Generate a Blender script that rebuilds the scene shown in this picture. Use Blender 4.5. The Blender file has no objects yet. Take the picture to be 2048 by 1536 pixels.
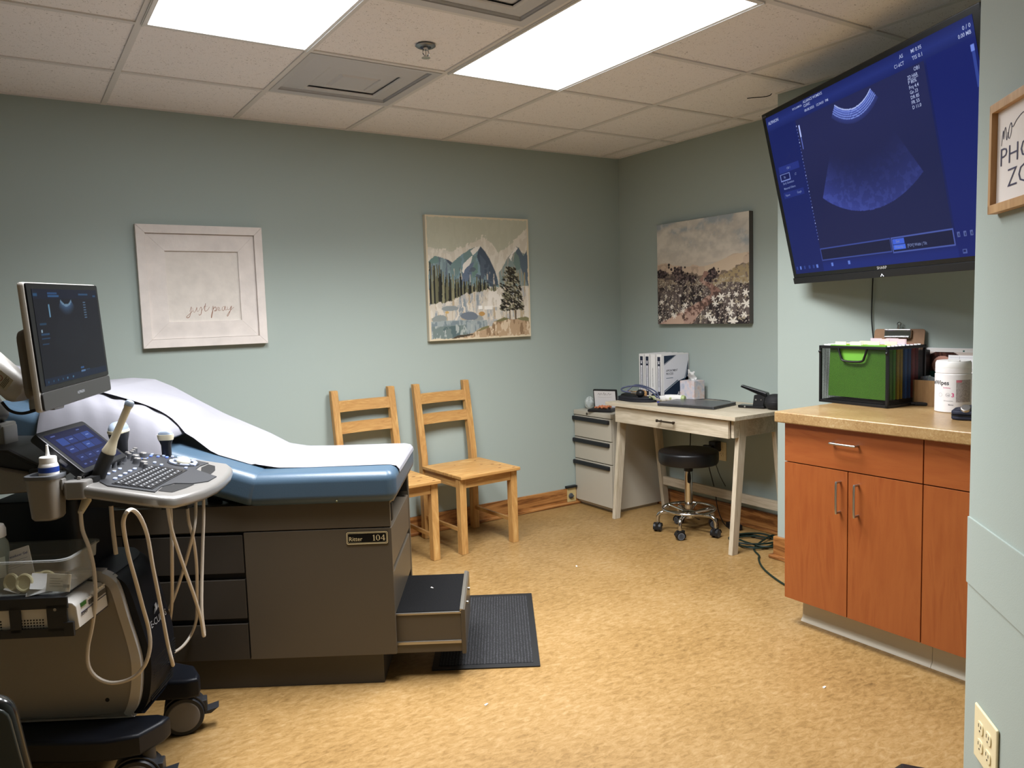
import bpy, bmesh, math, random
import numpy as np
from mathutils import Matrix, Vector, Euler
random.seed(7); RNG = np.random.default_rng(5)
PI = math.pi
scene = bpy.context.scene
COL = scene.collection

# ------------------------------------------------------------------ camera
YAW, PITCH, ROLL, FPX, CAMH = 0.574537, -0.090974, -0.031052, 1555.075, 1.33365
def cam_axes():
    cy, sy, cp, sp, cr, sr = math.cos(YAW), math.sin(YAW), math.cos(PITCH), math.sin(PITCH), math.cos(ROLL), math.sin(ROLL)
    f = Vector((sy*cp, cy*cp, sp)); r = Vector((cy, -sy, 0)); u = r.cross(f)
    return (r*cr + u*sr), (u*cr - r*sr), f
CR, CU, CF = cam_axes()
cd = bpy.data.cameras.new('camera'); cam = bpy.data.objects.new('camera', cd); COL.objects.link(cam)
cd.sensor_width = 36; cd.sensor_fit = 'HORIZONTAL'; cd.lens = 36*FPX/2048; cd.clip_start = 0.02
mw = Matrix((CR, CU, -CF)).transposed().to_4x4(); mw.translation = (0, 0, CAMH); cam.matrix_world = mw
scene.camera = cam

# ------------------------------------------------------------------ helpers
def lin(c):
    if isinstance(c, str):
        c = c.lstrip('#'); c = [int(c[i:i+2], 16)/255 for i in (0, 2, 4)]
    return tuple((x/12.92 if x <= .04045 else ((x+.055)/1.055)**2.4) for x in c[:3]) + (1.0,)

class MB:
    """collects shapes into one mesh"""
    def __init__(s): s.bm = bmesh.new()
    def _merge(s, t, M=None):
        if M is not None: bmesh.ops.transform(t, matrix=M, verts=t.verts)
        me = bpy.data.meshes.new('tmp'); t.to_mesh(me); t.free(); s.bm.from_mesh(me); bpy.data.meshes.remove(me); return s
    def box(s, x0, x1, y0, y1, z0, z1, bev=0, seg=2, M=None, taper=None):
        t = bmesh.new(); bmesh.ops.create_cube(t, size=1)
        for v in t.verts:
            v.co = Vector((x0+(v.co.x+.5)*(x1-x0), y0+(v.co.y+.5)*(y1-y0), z0+(v.co.z+.5)*(z1-z0)))
        if bev: bmesh.ops.bevel(t, geom=list(t.edges), offset=bev, segments=seg, profile=.5, affect='EDGES')
        return s._merge(t, M)
    def hexa(s, p, bev=0, seg=2, M=None):
        """8 points: bottom ring of 4, top ring of 4"""
        t = bmesh.new(); v = [t.verts.new(q) for q in p]
        for f in ((3,2,1,0), (4,5,6,7), (0,1,5,4), (1,2,6,5), (2,3,7,6), (3,0,4,7)): t.faces.new([v[i] for i in f])
        bmesh.ops.recalc_face_normals(t, faces=t.faces)
        if bev: bmesh.ops.bevel(t, geom=list(t.edges), offset=bev, segments=seg, profile=.5, affect='EDGES')
        return s._merge(t, M)
    def prism(s, poly, z0, z1, M=None, bev=0, seg=2):
        t = bmesh.new()
        a = [t.verts.new((x, y, z0)) for x, y in poly]; b = [t.verts.new((x, y, z1)) for x, y in poly]
        n = len(poly); t.faces.new(a[::-1]); t.faces.new(b)
        for i in range(n): t.faces.new((a[i], a[(i+1) % n], b[(i+1) % n], b[i]))
        bmesh.ops.recalc_face_normals(t, faces=t.faces)
        if bev:
            ed = [e for e in t.edges if abs(e.verts[0].co.z-e.verts[1].co.z) < 1e-7]
            bmesh.ops.bevel(t, geom=ed, offset=bev, segments=seg, profile=.5, affect='EDGES')
        return s._merge(t, M)
    def ring(s, outer, inner, z0, z1, M=None, bev=0):
        t = bmesh.new(); n = len(outer)
        V = [[t.verts.new((x, y, z)) for x, y in p] for p in (outer, inner) for z in (z0, z1)]
        o0, o1, i0, i1 = V
        for k in range(n):
            j = (k+1) % n
            t.faces.new((o0[k], o0[j], o1[j], o1[k])); t.faces.new((i0[j], i0[k], i1[k], i1[j]))
            t.faces.new((o1[k], o1[j], i1[j], i1[k])); t.faces.new((o0[j], o0[k], i0[k], i0[j]))
        bmesh.ops.recalc_face_normals(t, faces=t.faces)
        return s._merge(t, M)
    def loft(s, rings, cap=True, M=None, closed=False):
        t = bmesh.new(); R = [[t.verts.new(p) for p in r] for r in rings]; n = len(rings[0])
        m = len(R)
        for a in range(m if closed else m-1):
            A, B = R[a], R[(a+1) % m]
            for i in range(n): t.faces.new((A[i], A[(i+1) % n], B[(i+1) % n], B[i]))
        if cap and not closed: t.faces.new(R[0][::-1]); t.faces.new(R[-1])
        bmesh.ops.recalc_face_normals(t, faces=t.faces)
        return s._merge(t, M)
    def cyl(s, p0, p1, r0, r1=None, n=24, bev=0, M=None):
        r1 = r0 if r1 is None else r1
        p0, p1 = Vector(p0), Vector(p1); L = (p1-p0).length
        q = (p1-p0).to_track_quat('Z', 'Y').to_matrix().to_4x4(); q.translation = p0
        b = min(bev, r0*.9 if r0 else bev, r1*.9 if r1 else bev, L*.45)
        prof = [(r0, 0), (r1, L)] if not b else [(r0-b, 0), (r0-b*.3, b*.3), (r0, b), (r1, L-b), (r1-b*.3, L-b*.3), (r1-b, L)]
        rings = [[q @ Vector((r*math.cos(2*PI*i/n), r*math.sin(2*PI*i/n), z)) for i in range(n)] for r, z in prof]
        return s.loft(rings, M=M)
    def lathe(s, prof, c=(0, 0, 0), n=32, M=None):
        c = Vector(c)
        rings = [[c+Vector((max(r, 1e-4)*math.cos(2*PI*i/n), max(r, 1e-4)*math.sin(2*PI*i/n), z)) for i in range(n)] for r, z in prof]
        return s.loft(rings, M=M)
    def tube(s, pts, r, n=8, sub=6, closed=False, M=None, radii=None):
        P = [Vector(p) for p in pts]
        if sub > 1 and len(P) > 2: P = spline(P, sub, closed)
        m = len(P); rings = []; prev = None
        for i in range(m):
            if closed: T = P[(i+1) % m]-P[i-1]
            else: T = P[min(i+1, m-1)]-P[max(i-1, 0)]
            T.normalize()
            if prev is None:
                a = Vector((0, 0, 1)) if abs(T.z) < .9 else Vector((1, 0, 0)); N = (a-T*a.dot(T)).normalized()
            else: N = (prev-T*prev.dot(T)).normalized()
            prev = N; B = T.cross(N)
            rr = r if radii is None else radii[min(int(i/(m-1)*(len(radii)-1)+.5), len(radii)-1)]
            rings.append([P[i]+(N*math.cos(2*PI*k/n)+B*math.sin(2*PI*k/n))*rr for k in range(n)])
        return s.loft(rings, M=M, closed=closed)
    def ribbon(s, pts, w, d, M, sub=5):
        """flat pen stroke in the xy plane of M; w: width or list"""
        P = spline([Vector((x, y, 0)) for x, y in pts], sub) if len(pts) > 2 else [Vector((x, y, 0)) for x, y in pts]
        m = len(P); rings = []
        for i in range(m):
            T = (P[min(i+1, m-1)]-P[max(i-1, 0)]).normalized(); Nn = Vector((-T.y, T.x, 0))
            ww = w if not isinstance(w, (list, tuple)) else np.interp(i/(m-1), np.linspace(0, 1, len(w)), w)
            a, b = P[i]+Nn*ww/2, P[i]-Nn*ww/2
            rings.append([a, b, b+Vector((0, 0, d)), a+Vector((0, 0, d))])
        return s.loft(rings, M=M)
    def sphere(s, c, rx, ry=None, rz=None, n=20, M=None):
        ry = ry or rx; rz = rz or rx
        t = bmesh.new(); bmesh.ops.create_uvsphere(t, u_segments=n, v_segments=max(8, n//2), radius=1)
        for v in t.verts: v.co = Vector((c[0]+v.co.x*rx, c[1]+v.co.y*ry, c[2]+v.co.z*rz))
        return s._merge(t, M)
    def torus(s, c, R, r, n=40, k=10, M=None):
        rings = [[Vector((c[0]+(R+r*math.cos(2*PI*j/k))*math.cos(2*PI*i/n), c[1]+(R+r*math.cos(2*PI*j/k))*math.sin(2*PI*i/n), c[2]+r*math.sin(2*PI*j/k))) for j in range(k)] for i in range(n)]
        return s.loft(rings, closed=True, M=M)
    def grid(s, f, nu, nv, thick=0, M=None):
        t = bmesh.new()
        V = [[t.verts.new(f(i/nu, j/nv)) for j in range(nv+1)] for i in range(nu+1)]
        for i in range(nu):
            for j in range(nv): t.faces.new((V[i][j], V[i+1][j], V[i+1][j+1], V[i][j+1]))
        bmesh.ops.recalc_face_normals(t, faces=t.faces)
        if thick: bmesh.ops.solidify(t, geom=t.faces[:], thickness=thick)
        return s._merge(t, M)
    def text(s, body, M, h, width=None, align='L', ext=.0003, bold=0, sp=1):
        cu = bpy.data.curves.new('t', 'FONT'); cu.body = body; cu.size = 1; cu.extrude = 0; cu.offset = bold; cu.space_character = sp; cu.resolution_u = 2
        o = bpy.data.objects.new('t', cu); COL.objects.link(o); dg = bpy.context.evaluated_depsgraph_get(); dg.update()
        me = bpy.data.meshes.new_from_object(o.evaluated_get(dg))
        bpy.data.objects.remove(o); bpy.data.curves.remove(cu)
        t = bmesh.new(); t.from_mesh(me); bpy.data.meshes.remove(me)
        if not t.verts: t.free(); return s
        xs = [v.co.x for v in t.verts]; x0, x1 = min(xs), max(xs)
        cap = .70
        sy = h/cap; sx = sy if not width else width/(x1-x0)
        off = {'L': x0, 'C': (x0+x1)/2, 'R': x1}[align]
        for v in t.verts: v.co = Vector(((v.co.x-off)*sx, v.co.y*sy, ext))
        return s._merge(t, M)

def spline(P, sub, closed=False):
    out = []; n = len(P)
    for i in range(n if closed else n-1):
        if closed: a, b, c, d = P[i-1], P[i], P[(i+1) % n], P[(i+2) % n]
        else: a, b, c, d = P[max(i-1, 0)], P[i], P[i+1], P[min(i+2, n-1)]
        for k in range(sub):
            t = k/sub
            out.append(.5*((2*b)+(c-a)*t+(2*a-5*b+4*c-d)*t*t+(3*b-a-3*c+d)*t**3))
    if not closed: out.append(P[-1].copy())
    return out

def rrect(x0, x1, y0, y1, r, n=5):
    o = []
    for cx, cy, a in ((x1-r, y0+r, -90), (x1-r, y1-r, 0), (x0+r, y1-r, 90), (x0+r, y0+r, 180)):
        for k in range(n+1):
            t = math.radians(a+90*k/n); o.append((cx+r*math.cos(t), cy+r*math.sin(t)))
    return o

def plane(O, X, Y):
    X = Vector(X).normalized(); Y = Vector(Y); Y = (Y-X*Y.dot(X)).normalized(); Z = X.cross(Y)
    m = Matrix((X, Y, Z)).transposed().to_4x4(); m.translation = O; return m
def front(y=0):      # drawing plane: x right, y up (= z), normal towards local -Y, at depth y
    return plane((0, y, 0), (1, 0, 0), (0, 0, 1))

ROOT = {}
def tag(o, label=None, cat=None, group=None, kind=None):
    if label: o['label'] = label
    if cat: o['category'] = cat
    if group: o['group'] = group
    if kind: o['kind'] = kind
    return o
def trs(loc, rot): 
    m = Euler(rot, 'XYZ').to_matrix().to_4x4(); m.translation = loc; return m
def thing(name, label, cat, loc=(0, 0, 0), rotz=0, group=None, rot=None):
    o = bpy.data.objects.new(name, None); COL.objects.link(o); o.empty_display_size = .05
    r = rot or (0, 0, rotz); o.location = loc; o.rotation_euler = r
    ROOT[o.name] = trs(loc, r).inverted()
    return tag(o, label, cat, group)
def part(name, mb, mat, parent=None, world=False, angle=38, kind=None, label=None, loc=None, rotz=0):
    bm = mb.bm if isinstance(mb, MB) else mb
    if parent is not None and world: bmesh.ops.transform(bm, matrix=ROOT[parent.name], verts=bm.verts)
    if parent is None and loc is not None and world: bmesh.ops.transform(bm, matrix=trs(loc, (0, 0, rotz)).inverted(), verts=bm.verts)
    a = math.radians(angle); bm.normal_update()
    for e in bm.edges: e.smooth = not (len(e.link_faces) == 2 and e.calc_face_angle(0) > a)
    for f in bm.faces: f.smooth = True
    me = bpy.data.meshes.new(name); bm.to_mesh(me); bm.free()
    o = bpy.data.objects.new(name, me); COL.objects.link(o)
    for m in (mat if isinstance(mat, (list, tuple)) else [mat]): me.materials.append(m)
    if len(me.polygons) > 6:
        wn = o.modifiers.new('weighted_normals', 'WEIGHTED_NORMAL'); wn.keep_sharp = True; wn.weight = 60
    if parent is not None:
        o.parent = parent; ROOT[o.name] = ROOT[parent.name]
    elif loc is not None:
        o.location = loc; o.rotation_euler = (0, 0, rotz)
    if kind: o['kind'] = kind
    if label: o['label'] = label
    return o
def solo(name, mb, mat, label, cat, loc, rotz=0, group=None, world=True, angle=38):
    o = part(name, mb, mat, None, world, angle, loc=loc, rotz=rotz)
    return tag(o, label, cat, group)
def struct(name, mb, mat, angle=38):
    return part(name, mb, mat, kind='structure', angle=angle)
def dup(root, loc, rotz, label, group=None):
    r = root.copy(); COL.objects.link(r); r.location = loc; r.rotation_euler = (0, 0, rotz); r['label'] = label
    if group: r['group'] = group
    for ch in list(root.children):
        c = ch.copy(); COL.objects.link(c); c.parent = r
        for g in list(ch.children):
            d = g.copy(); COL.objects.link(d); d.parent = c
    return r

# pixel of a drawn sketch of the room -> ray, used only to measure where things stand
def ray(x, y): return CR*((x-1024)/FPX) - CU*((y-768)/FPX) + CF
class Frame:
    def __init__(s, o, deg):
        a = math.radians(deg); s.o = Vector((o[0], o[1], 0)); s.u = Vector((math.cos(a), math.sin(a), 0)); s.v = Vector((-math.sin(a), math.cos(a), 0)); s.a = a
    def pu(s, x, y, u):
        d = ray(x, y); C = Vector((0, 0, CAMH)); t = ((s.o+s.u*u-C).dot(s.u))/d.dot(s.u); P = C+d*t-s.o
        return Vector((P.dot(s.u), P.dot(s.v), P.z))
    def pv(s, x, y, v):
        d = ray(x, y); C = Vector((0, 0, CAMH)); t = ((s.o+s.v*v-C).dot(s.v))/d.dot(s.v); P = C+d*t-s.o
        return Vector((P.dot(s.u), P.dot(s.v), P.z))

# ------------------------------------------------------------------ materials
MATS = {}
def _new(name):
    m = bpy.data.materials.new(name); m.use_nodes = True; nt = m.node_tree; b = nt.nodes['Principled BSDF']; return m, nt, b
def mat(name, col, rough=.5, metal=0, spec=.5, bump=0, bscale=200, var=0, vscale=6, coat=0, emit=None, es=0, trans=0, alpha=1, ior=1.45):
    if name in MATS: return MATS[name]
    m, nt, b = _new(name); c = lin(col)
    b.inputs['Base Color'].default_value = c; b.inputs['Roughness'].default_value = rough; b.inputs['Metallic'].default_value = metal
    b.inputs['Specular IOR Level'].default_value = spec; b.inputs['Coat Weight'].default_value = coat; b.inputs['Coat Roughness'].default_value = .08
    b.inputs['Transmission Weight'].default_value = trans; b.inputs['Alpha'].default_value = alpha; b.inputs['IOR'].default_value = ior
    if emit: b.inputs['Emission Color'].default_value = lin(emit); b.inputs['Emission Strength'].default_value = es
    tc = nt.nodes.new('ShaderNodeTexCoord')
    if var:
        n = nt.nodes.new('ShaderNodeTexNoise'); n.inputs['Scale'].default_value = vscale; n.inputs['Detail'].default_value = 6
        nt.links.new(tc.outputs['Object'], n.inputs['Vector'])
        r = nt.nodes.new('ShaderNodeValToRGB'); r.color_ramp.elements[0].position = .3; r.color_ramp.elements[1].position = .7
        r.color_ramp.elements[0].color = tuple(x*(1-var) for x in c[:3])+(1,); r.color_ramp.elements[1].color = tuple(min(1, x*(1+var)) for x in c[:3])+(1,)
        nt.links.new(n.outputs['Fac'], r.inputs['Fac']); nt.links.new(r.outputs['Color'], b.inputs['Base Color'])
    if bump:
        n = nt.nodes.new('ShaderNodeTexNoise'); n.inputs['Scale'].default_value = bscale; n.inputs['Detail'].default_value = 3
        nt.links.new(tc.outputs['Object'], n.inputs['Vector'])
        bp = nt.nodes.new('ShaderNodeBump'); bp.inputs['Strength'].default_value = bump; bp.inputs['Distance'].default_value = .002
        nt.links.new(n.outputs['Fac'], bp.inputs['Height']); nt.links.new(bp.outputs['Normal'], b.inputs['Normal'])
    MATS[name] = m; return m
def ramp(nt, stops):
    r = nt.nodes.new('ShaderNodeValToRGB'); e = r.color_ramp.elements
    while len(e) < len(stops): e.new(.5)
    for i, (p, c) in enumerate(stops): e[i].position = p; e[i].color = lin(c)
    return r
def wood(name, stops, axis='x', scale=9, stretch=9, rough=.45, rings=0, dist=2.5, coat=0, fine=.25):
    """grain runs along axis of the object's own coordinates"""
    if name in MATS: return MATS[name]
    m, nt, b = _new(name); L = nt.links
    tc = nt.nodes.new('ShaderNodeTexCoord'); mp = nt.nodes.new('ShaderNodeMapping'); L.new(tc.outputs['Object'], mp.inputs['Vector'])
    sc = [scale]*3; sc['xyz'.index(axis)] = scale/stretch; mp.inputs['Scale'].default_value = sc
    n = nt.nodes.new('ShaderNodeTexNoise'); n.inputs['Scale'].default_value = 1; n.inputs['Detail'].default_value = 8; n.inputs['Roughness'].default_value = .62; n.inputs['Distortion'].default_value = dist
    L.new(mp.outputs['Vector'], n.inputs['Vector']); src = n.outputs['Fac']
    if rings:
        mul = nt.nodes.new('ShaderNodeMath'); mul.operation = 'MULTIPLY'; mul.inputs[1].default_value = rings; L.new(src, mul.inputs[0])
        fr = nt.nodes.new('ShaderNodeMath'); fr.operation = 'PINGPONG'; fr.inputs[1].default_value = 1; L.new(mul.outputs[0], fr.inputs[0])
        mx = nt.nodes.new('ShaderNodeMix'); mx.inputs['Factor'].default_value = .5; L.new(fr.outputs[0], mx.inputs['A']); L.new(src, mx.inputs['B']); src = mx.outputs['Result']
    n2 = nt.nodes.new('ShaderNodeTexNoise'); n2.inputs['Scale'].default_value = 7; n2.inputs['Detail'].default_value = 4; L.new(mp.outputs['Vector'], n2.inputs['Vector'])
    mx = nt.nodes.new('ShaderNodeMix'); mx.inputs['Factor'].default_value = fine; L.new(src, mx.inputs['A']); L.new(n2.outputs['Fac'], mx.inputs['B'])
    r = ramp(nt, stops); L.new(mx.outputs['Result'], r.inputs['Fac']); L.new(r.outputs['Color'], b.inputs['Base Color'])
    b.inputs['Roughness'].default_value = rough; b.inputs['Coat Weight'].default_value = coat; b.inputs['Coat Roughness'].default_value = .2
    MATS[name] = m; return m
def vcol_mat(name, rough=.6, emission=0, spec=.3, coat=0):
    m, nt, b = _new(name); a = nt.nodes.new('ShaderNodeVertexColor'); a.layer_name = 'Col'
    if emission:
        b.inputs['Base Color'].default_value = (.004, .004, .006, 1); nt.links.new(a.outputs['Color'], b.inputs['Emission Color']); b.inputs['Emission Strength'].default_value = emission
    else: nt.links.new(a.outputs['Color'], b.inputs['Base Color'])
    b.inputs['Roughness'].default_value = rough; b.inputs['Specular IOR Level'].default_value = spec; b.inputs['Coat Weight'].default_value = coat
    return m
def picture(name, w, h, img, M, m, parent, sphere=None):
    """flat painted surface: img is (ny,nx,3) sRGB 0..1, row 0 on top; lies in the xy plane of M from (0,0) down to (w,-h)"""
    ny, nx = img.shape[:2]
    xs = np.linspace(0, w, nx); ys = np.linspace(0, -h, ny)
    V = np.zeros((ny, nx, 3)); V[..., 0] = xs[None]; V[..., 1] = ys[:, None]
    Mn = np.array(M); V = V.reshape(-1, 3) @ Mn[:3, :3].T + Mn[:3, 3]
    idx = np.arange(ny*nx).reshape(ny, nx)
    F = np.stack([idx[1:, :-1], idx[1:, 1:], idx[:-1, 1:], idx[:-1, :-1]], -1).reshape(-1, 4)
    me = bpy.data.meshes.new(name); me.from_pydata(V.tolist(), [], F.tolist())
    c = img.reshape(-1, 3).clip(0, 1); l = np.where(c <= .04045, c/12.92, ((c+.055)/1.055)**2.4)
    at = me.color_attributes.new('Col', 'FLOAT_COLOR', 'POINT'); at.data.foreach_set('color', np.concatenate([l, np.ones((len(l), 1))], 1).ravel().astype(np.float32))
    me.materials.append(m); o = bpy.data.objects.new(name, me); COL.objects.link(o); o.parent = parent
    ROOT[o.name] = ROOT[parent.name]
    return o
def vnoise(X, Y, fx, fy, oct=4, seed=0, gain=.55):
    r = np.random.default_rng(seed); out = np.zeros_like(X); a = 1; tot = 0
    for _ in range(oct):
        gw, gh = int(fx)+3, int(fy)+3; g = r.random((gh, gw))
        x = np.clip(X, 0, 1)*fx; y = np.clip(Y, 0, 1)*fy; xi = x.astype(int); yi = y.astype(int); xf = x-xi; yf = y-yi
        xf = xf*xf*(3-2*xf); yf = yf*yf*(3-2*yf)
        v = (g[yi, xi]*(1-xf)+g[yi, xi+1]*xf)*(1-yf)+(g[yi+1, xi]*(1-xf)+g[yi+1, xi+1]*xf)*yf
        out += a*v; tot += a; a *= gain; fx *= 2; fy *= 2
    return out/tot
def inpoly(X, Y, P):
    ins = np.zeros(X.shape, bool); n = len(P)
    for i in range(n):
        x1, y1 = P[i]; x2, y2 = P[(i+1) % n]
        if y1 == y2: continue
        c = ((Y >= min(y1, y2)) & (Y < max(y1, y2))); xi = x1+(Y-y1)*(x2-x1)/(y2-y1); ins ^= c & (X < xi)
    return ins
def rgb(h): h = h.lstrip('#'); return np.array([int(h[i:i+2], 16)/255 for i in (0, 2, 4)])
def blend(img, mask, col):
    m = np.asarray(mask, float)[..., None]; img[:] = img*(1-m)+(col if isinstance(col, np.ndarray) and col.ndim == 3 else rgb(col) if isinstance(col, str) else col)*m
EXPO = 0.0
scene.view_settings.view_transform = 'Standard'; scene.view_settings.look = 'None'; scene.view_settings.exposure = EXPO; scene.view_settings.gamma = 1
scene.view_settings.use_curve_mapping = False
w = bpy.data.worlds.new('world'); scene.world = w; w.use_nodes = True
w.node_tree.nodes['Background'].inputs['Color'].default_value = (0, 0, 0, 1)

# common materials
wallM = mat('wall_paint', '#a3aea7', .62, bump=.12, bscale=350, spec=.25)
black = mat('black_plastic', '#141416', .42, bump=.05)
navy = mat('navy_plastic', '#1b2029', .42, bump=.06, bscale=900)
silver = mat('silver_paint', '#96948f', .36, metal=.35, var=.03)
chrome = mat('chrome', '#c9c9c9', .12, metal=1)
steel = mat('brushed_steel', '#b4b2ae', .3, metal=1)
white = mat('white_plastic', '#e6e4e0', .4)
paperM = mat('white_paper', '#efeef0', .8)
ivory = mat('ivory_plastic', '#e6dab2', .38)
ink = mat('black_ink', '#1b1b22', .6)
# ================================================================== SETTING
RX, BY, CZ = 3.693, 4.246, 2.383          # right wall, back wall, ceiling height
AX, AY = 3.335, 2.62                      # alcove wall plane and its far corner
EX, EY = 1.917, 0.95                      # free edge of the diagonal partition
LX, FY = -2.3, -2.1
GX, GY, G = 0.475, 3.070, 0.6096          # ceiling grid origin and module

def floor_mat():
    m, nt, b = _new('marbled_linoleum'); L = nt.links
    tc = nt.nodes.new('ShaderNodeTexCoord'); mp = nt.nodes.new('ShaderNodeMapping'); L.new(tc.outputs['Object'], mp.inputs['Vector'])
    mp.inputs['Rotation'].default_value = (0, 0, .6); mp.inputs['Scale'].default_value = (1, 2.1, 1)
    a = nt.nodes.new('ShaderNodeTexNoise'); a.inputs['Scale'].default_value = 26; a.inputs['Detail'].default_value = 10; a.inputs['Roughness'].default_value = .74; a.inputs['Distortion'].default_value = .55
    c = nt.nodes.new('ShaderNodeTexNoise'); c.inputs['Scale'].default_value = 2.2; c.inputs['Detail'].default_value = 4
    L.new(mp.outputs['Vector'], a.inputs['Vector']); L.new(tc.outputs['Object'], c.inputs['Vector'])
    mx = nt.nodes.new('ShaderNodeMix'); mx.inputs['Factor'].default_value = .25; L.new(a.outputs['Fac'], mx.inputs['A']); L.new(c.outputs['Fac'], mx.inputs['B'])
    r = ramp(nt, [(.30, '#624927'), (.42, '#83653a'), (.5, '#927345'), (.58, '#9c7e52'), (.70, '#aa9066')])
    L.new(mx.outputs['Result'], r.inputs['Fac']); L.new(r.outputs['Color'], b.inputs['Base Color']); b.inputs['Roughness'].default_value = .42; b.inputs['Specular IOR Level'].default_value = .35
    return m
def tile_mat():
    m, nt, b = _new('fissured_ceiling_tile'); L = nt.links
    tc = nt.nodes.new('ShaderNodeTexCoord')
    a = nt.nodes.new('ShaderNodeTexNoise'); a.inputs['Scale'].default_value = 84; a.inputs['Detail'].default_value = 2; a.inputs['Distortion'].default_value = 2.2
    c = nt.nodes.new('ShaderNodeTexNoise'); c.inputs['Scale'].default_value = 6; c.inputs['Detail'].default_value = 3
    L.new(tc.outputs['Object'], a.inputs['Vector']); L.new(tc.outputs['Object'], c.inputs['Vector'])
    r = ramp(nt, [(.0, '#f2edea'), (.64, '#f2edea'), (.69, '#aaa19b'), (1, '#756c66')])
    L.new(a.outputs['Fac'], r.inputs['Fac']); L.new(r.outputs['Color'], b.inputs['Base Color']); b.inputs['Roughness'].default_value = .95; b.inputs['Specular IOR Level'].default_value = .1
    bp = nt.nodes.new('ShaderNodeBump'); bp.inputs['Strength'].default_value = .4; bp.inputs['Distance'].default_value = .003; bp.invert = True
    L.new(r.outputs['Alpha'], bp.inputs['Height'])
    inv = nt.nodes.new('ShaderNodeMath'); inv.operation = 'GREATER_THAN'; inv.inputs[1].default_value = .68; L.new(a.outputs['Fac'], inv.inputs[0]); L.new(inv.outputs[0], bp.inputs['Height']); L.new(bp.outputs['Normal'], b.inputs['Normal'])
    return m
oak = wood('oak_trim', [(.3, '#6e421e'), (.45, '#925e30'), (.6, '#a4703c'), (.75, '#b37f4a')], axis='x', scale=16, stretch=12, rough=.38, rings=5, coat=.2)
oaky = wood('oak_trim_side', [(.3, '#6e421e'), (.45, '#925e30'), (.6, '#a4703c'), (.75, '#b37f4a')], axis='y', scale=16, stretch=12, rough=.38, rings=5, coat=.2)
gridM = mat('ceiling_grid_paint', '#dcd8d3', .5)

m = MB().box(LX-.1, RX+.1, FY-.1, BY+.1, -.06, 0); struct('floor', m, floor_mat())
m = MB().box(LX-.1, RX+.1, BY, BY+.1, 0, CZ+.12); struct('wall_back', m, wallM)
m = MB().box(RX, RX+.1, AY-.02, BY+.1, 0, CZ+.12); struct('wall_right', m, wallM)
m = MB().box(AX, RX+.1, EY-.02, AY, 0, CZ+.12, bev=.004); struct('wall_alcove', m, wallM)
ra = .012
poly = [(EX-.0085*1-.004, EY-.0085-.004)]
poly = [(EX-.006, EY-.006), (EX-.002, EY-.0025), (EX+.004, EY-.0005), (EX+.010, EY), (AX+.02, EY), (AX+.02, FY), (.22, FY), (.22, -.747)]
m = MB().prism(poly, 0, CZ+.12); struct('wall_partition', m, wallM, angle=60)
m = MB().box(LX-.1, LX, FY-.1, BY+.1, 0, CZ+.12); struct('wall_left', m, wallM)
m = MB().box(LX-.1, RX+.1, FY-.1, FY, 0, CZ+.12); struct('wall_front', m, wallM)

# ceiling: one lay-in tile per cell, none where a fixture sits
lights_at = [(0, -2, 2), (2, -2, 2)]; vents_at = [(1, 0), (1, -2)]
skip = {(i, j+k) for i, j, n in lights_at for k in range(n)} | set(vents_at)
m = MB(); t = m.bm
for i in range(-5, 6):
    for j in range(-9, 2):
        if (i, j) in skip: continue
        x0, x1 = max(GX+i*G, LX-.05), min(GX+(i+1)*G, RX+.05); y0, y1 = max(GY+j*G, FY-.05), min(GY+(j+1)*G, BY+.05)
        if x1-x0 < .02 or y1-y0 < .02: continue
        m.box(x0, x1, y0, y1, CZ+.006, CZ+.02)
m.box(LX-.1, RX+.1, FY-.1, BY+.1, CZ+.22, CZ+.26)
struct('ceiling', m, tile_mat())
m = MB(); tb = .012
for i in range(-4, 6):
    x = GX+i*G
    if LX < x < RX: m.box(x-tb, x+tb, FY, BY, CZ, CZ+.008)
for j in range(-8, 2):
    y = GY+j*G
    if FY < y < BY:
        m.box(LX, RX, y-tb, y+tb, CZ+.0004, CZ+.008) if j != -1 else [m.box(a, c, y-tb, y+tb, CZ+.0004, CZ+.008) for a, c in ((LX, GX), (GX+G, GX+2*G), (GX+3*G, RX))]
m.box(LX, RX, BY-.018, BY, CZ+.0008, CZ+.008); m.box(RX-.018, RX, AY, BY, CZ+.0008, CZ+.008); m.box(AX-.018, AX, EY, AY, CZ+.0008, CZ+.008)
struct('trim_1', m, gridM)

# baseboards (board and rounded shoe moulding in one length)
m = MB().box(LX, RX, BY-.014, BY, 0, .116, bev=.004).box(LX, RX, BY-.028, BY-.010, 0, .02, bev=.006, seg=3); struct('baseboard_back', m, oak)
m = MB().box(RX-.014, RX, AY, BY-.028, 0, .116, bev=.004).box(RX-.028, RX-.010, AY, BY-.028, 0, .02, bev=.006, seg=3); struct('baseboard_right', m, oaky)
m = MB().box(AX-.016, AX+.1, 2.062, AY+.016, 0, .118, bev=.004).box(AX-.034, AX+.1, 2.062, AY+.034, 0, .02, bev=.006, seg=3); struct('baseboard_alcove', m, oaky)
# painted rubbing board along the diagonal partition
PA = -2.3562
m = MB().box(.006, 2.2, -.0045, .004, .651, .813, bev=.0012)
o = struct('trim_2', m, wallM); o.location = (EX, EY, 0); o.rotation_euler = (0, 0, PA)

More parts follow.
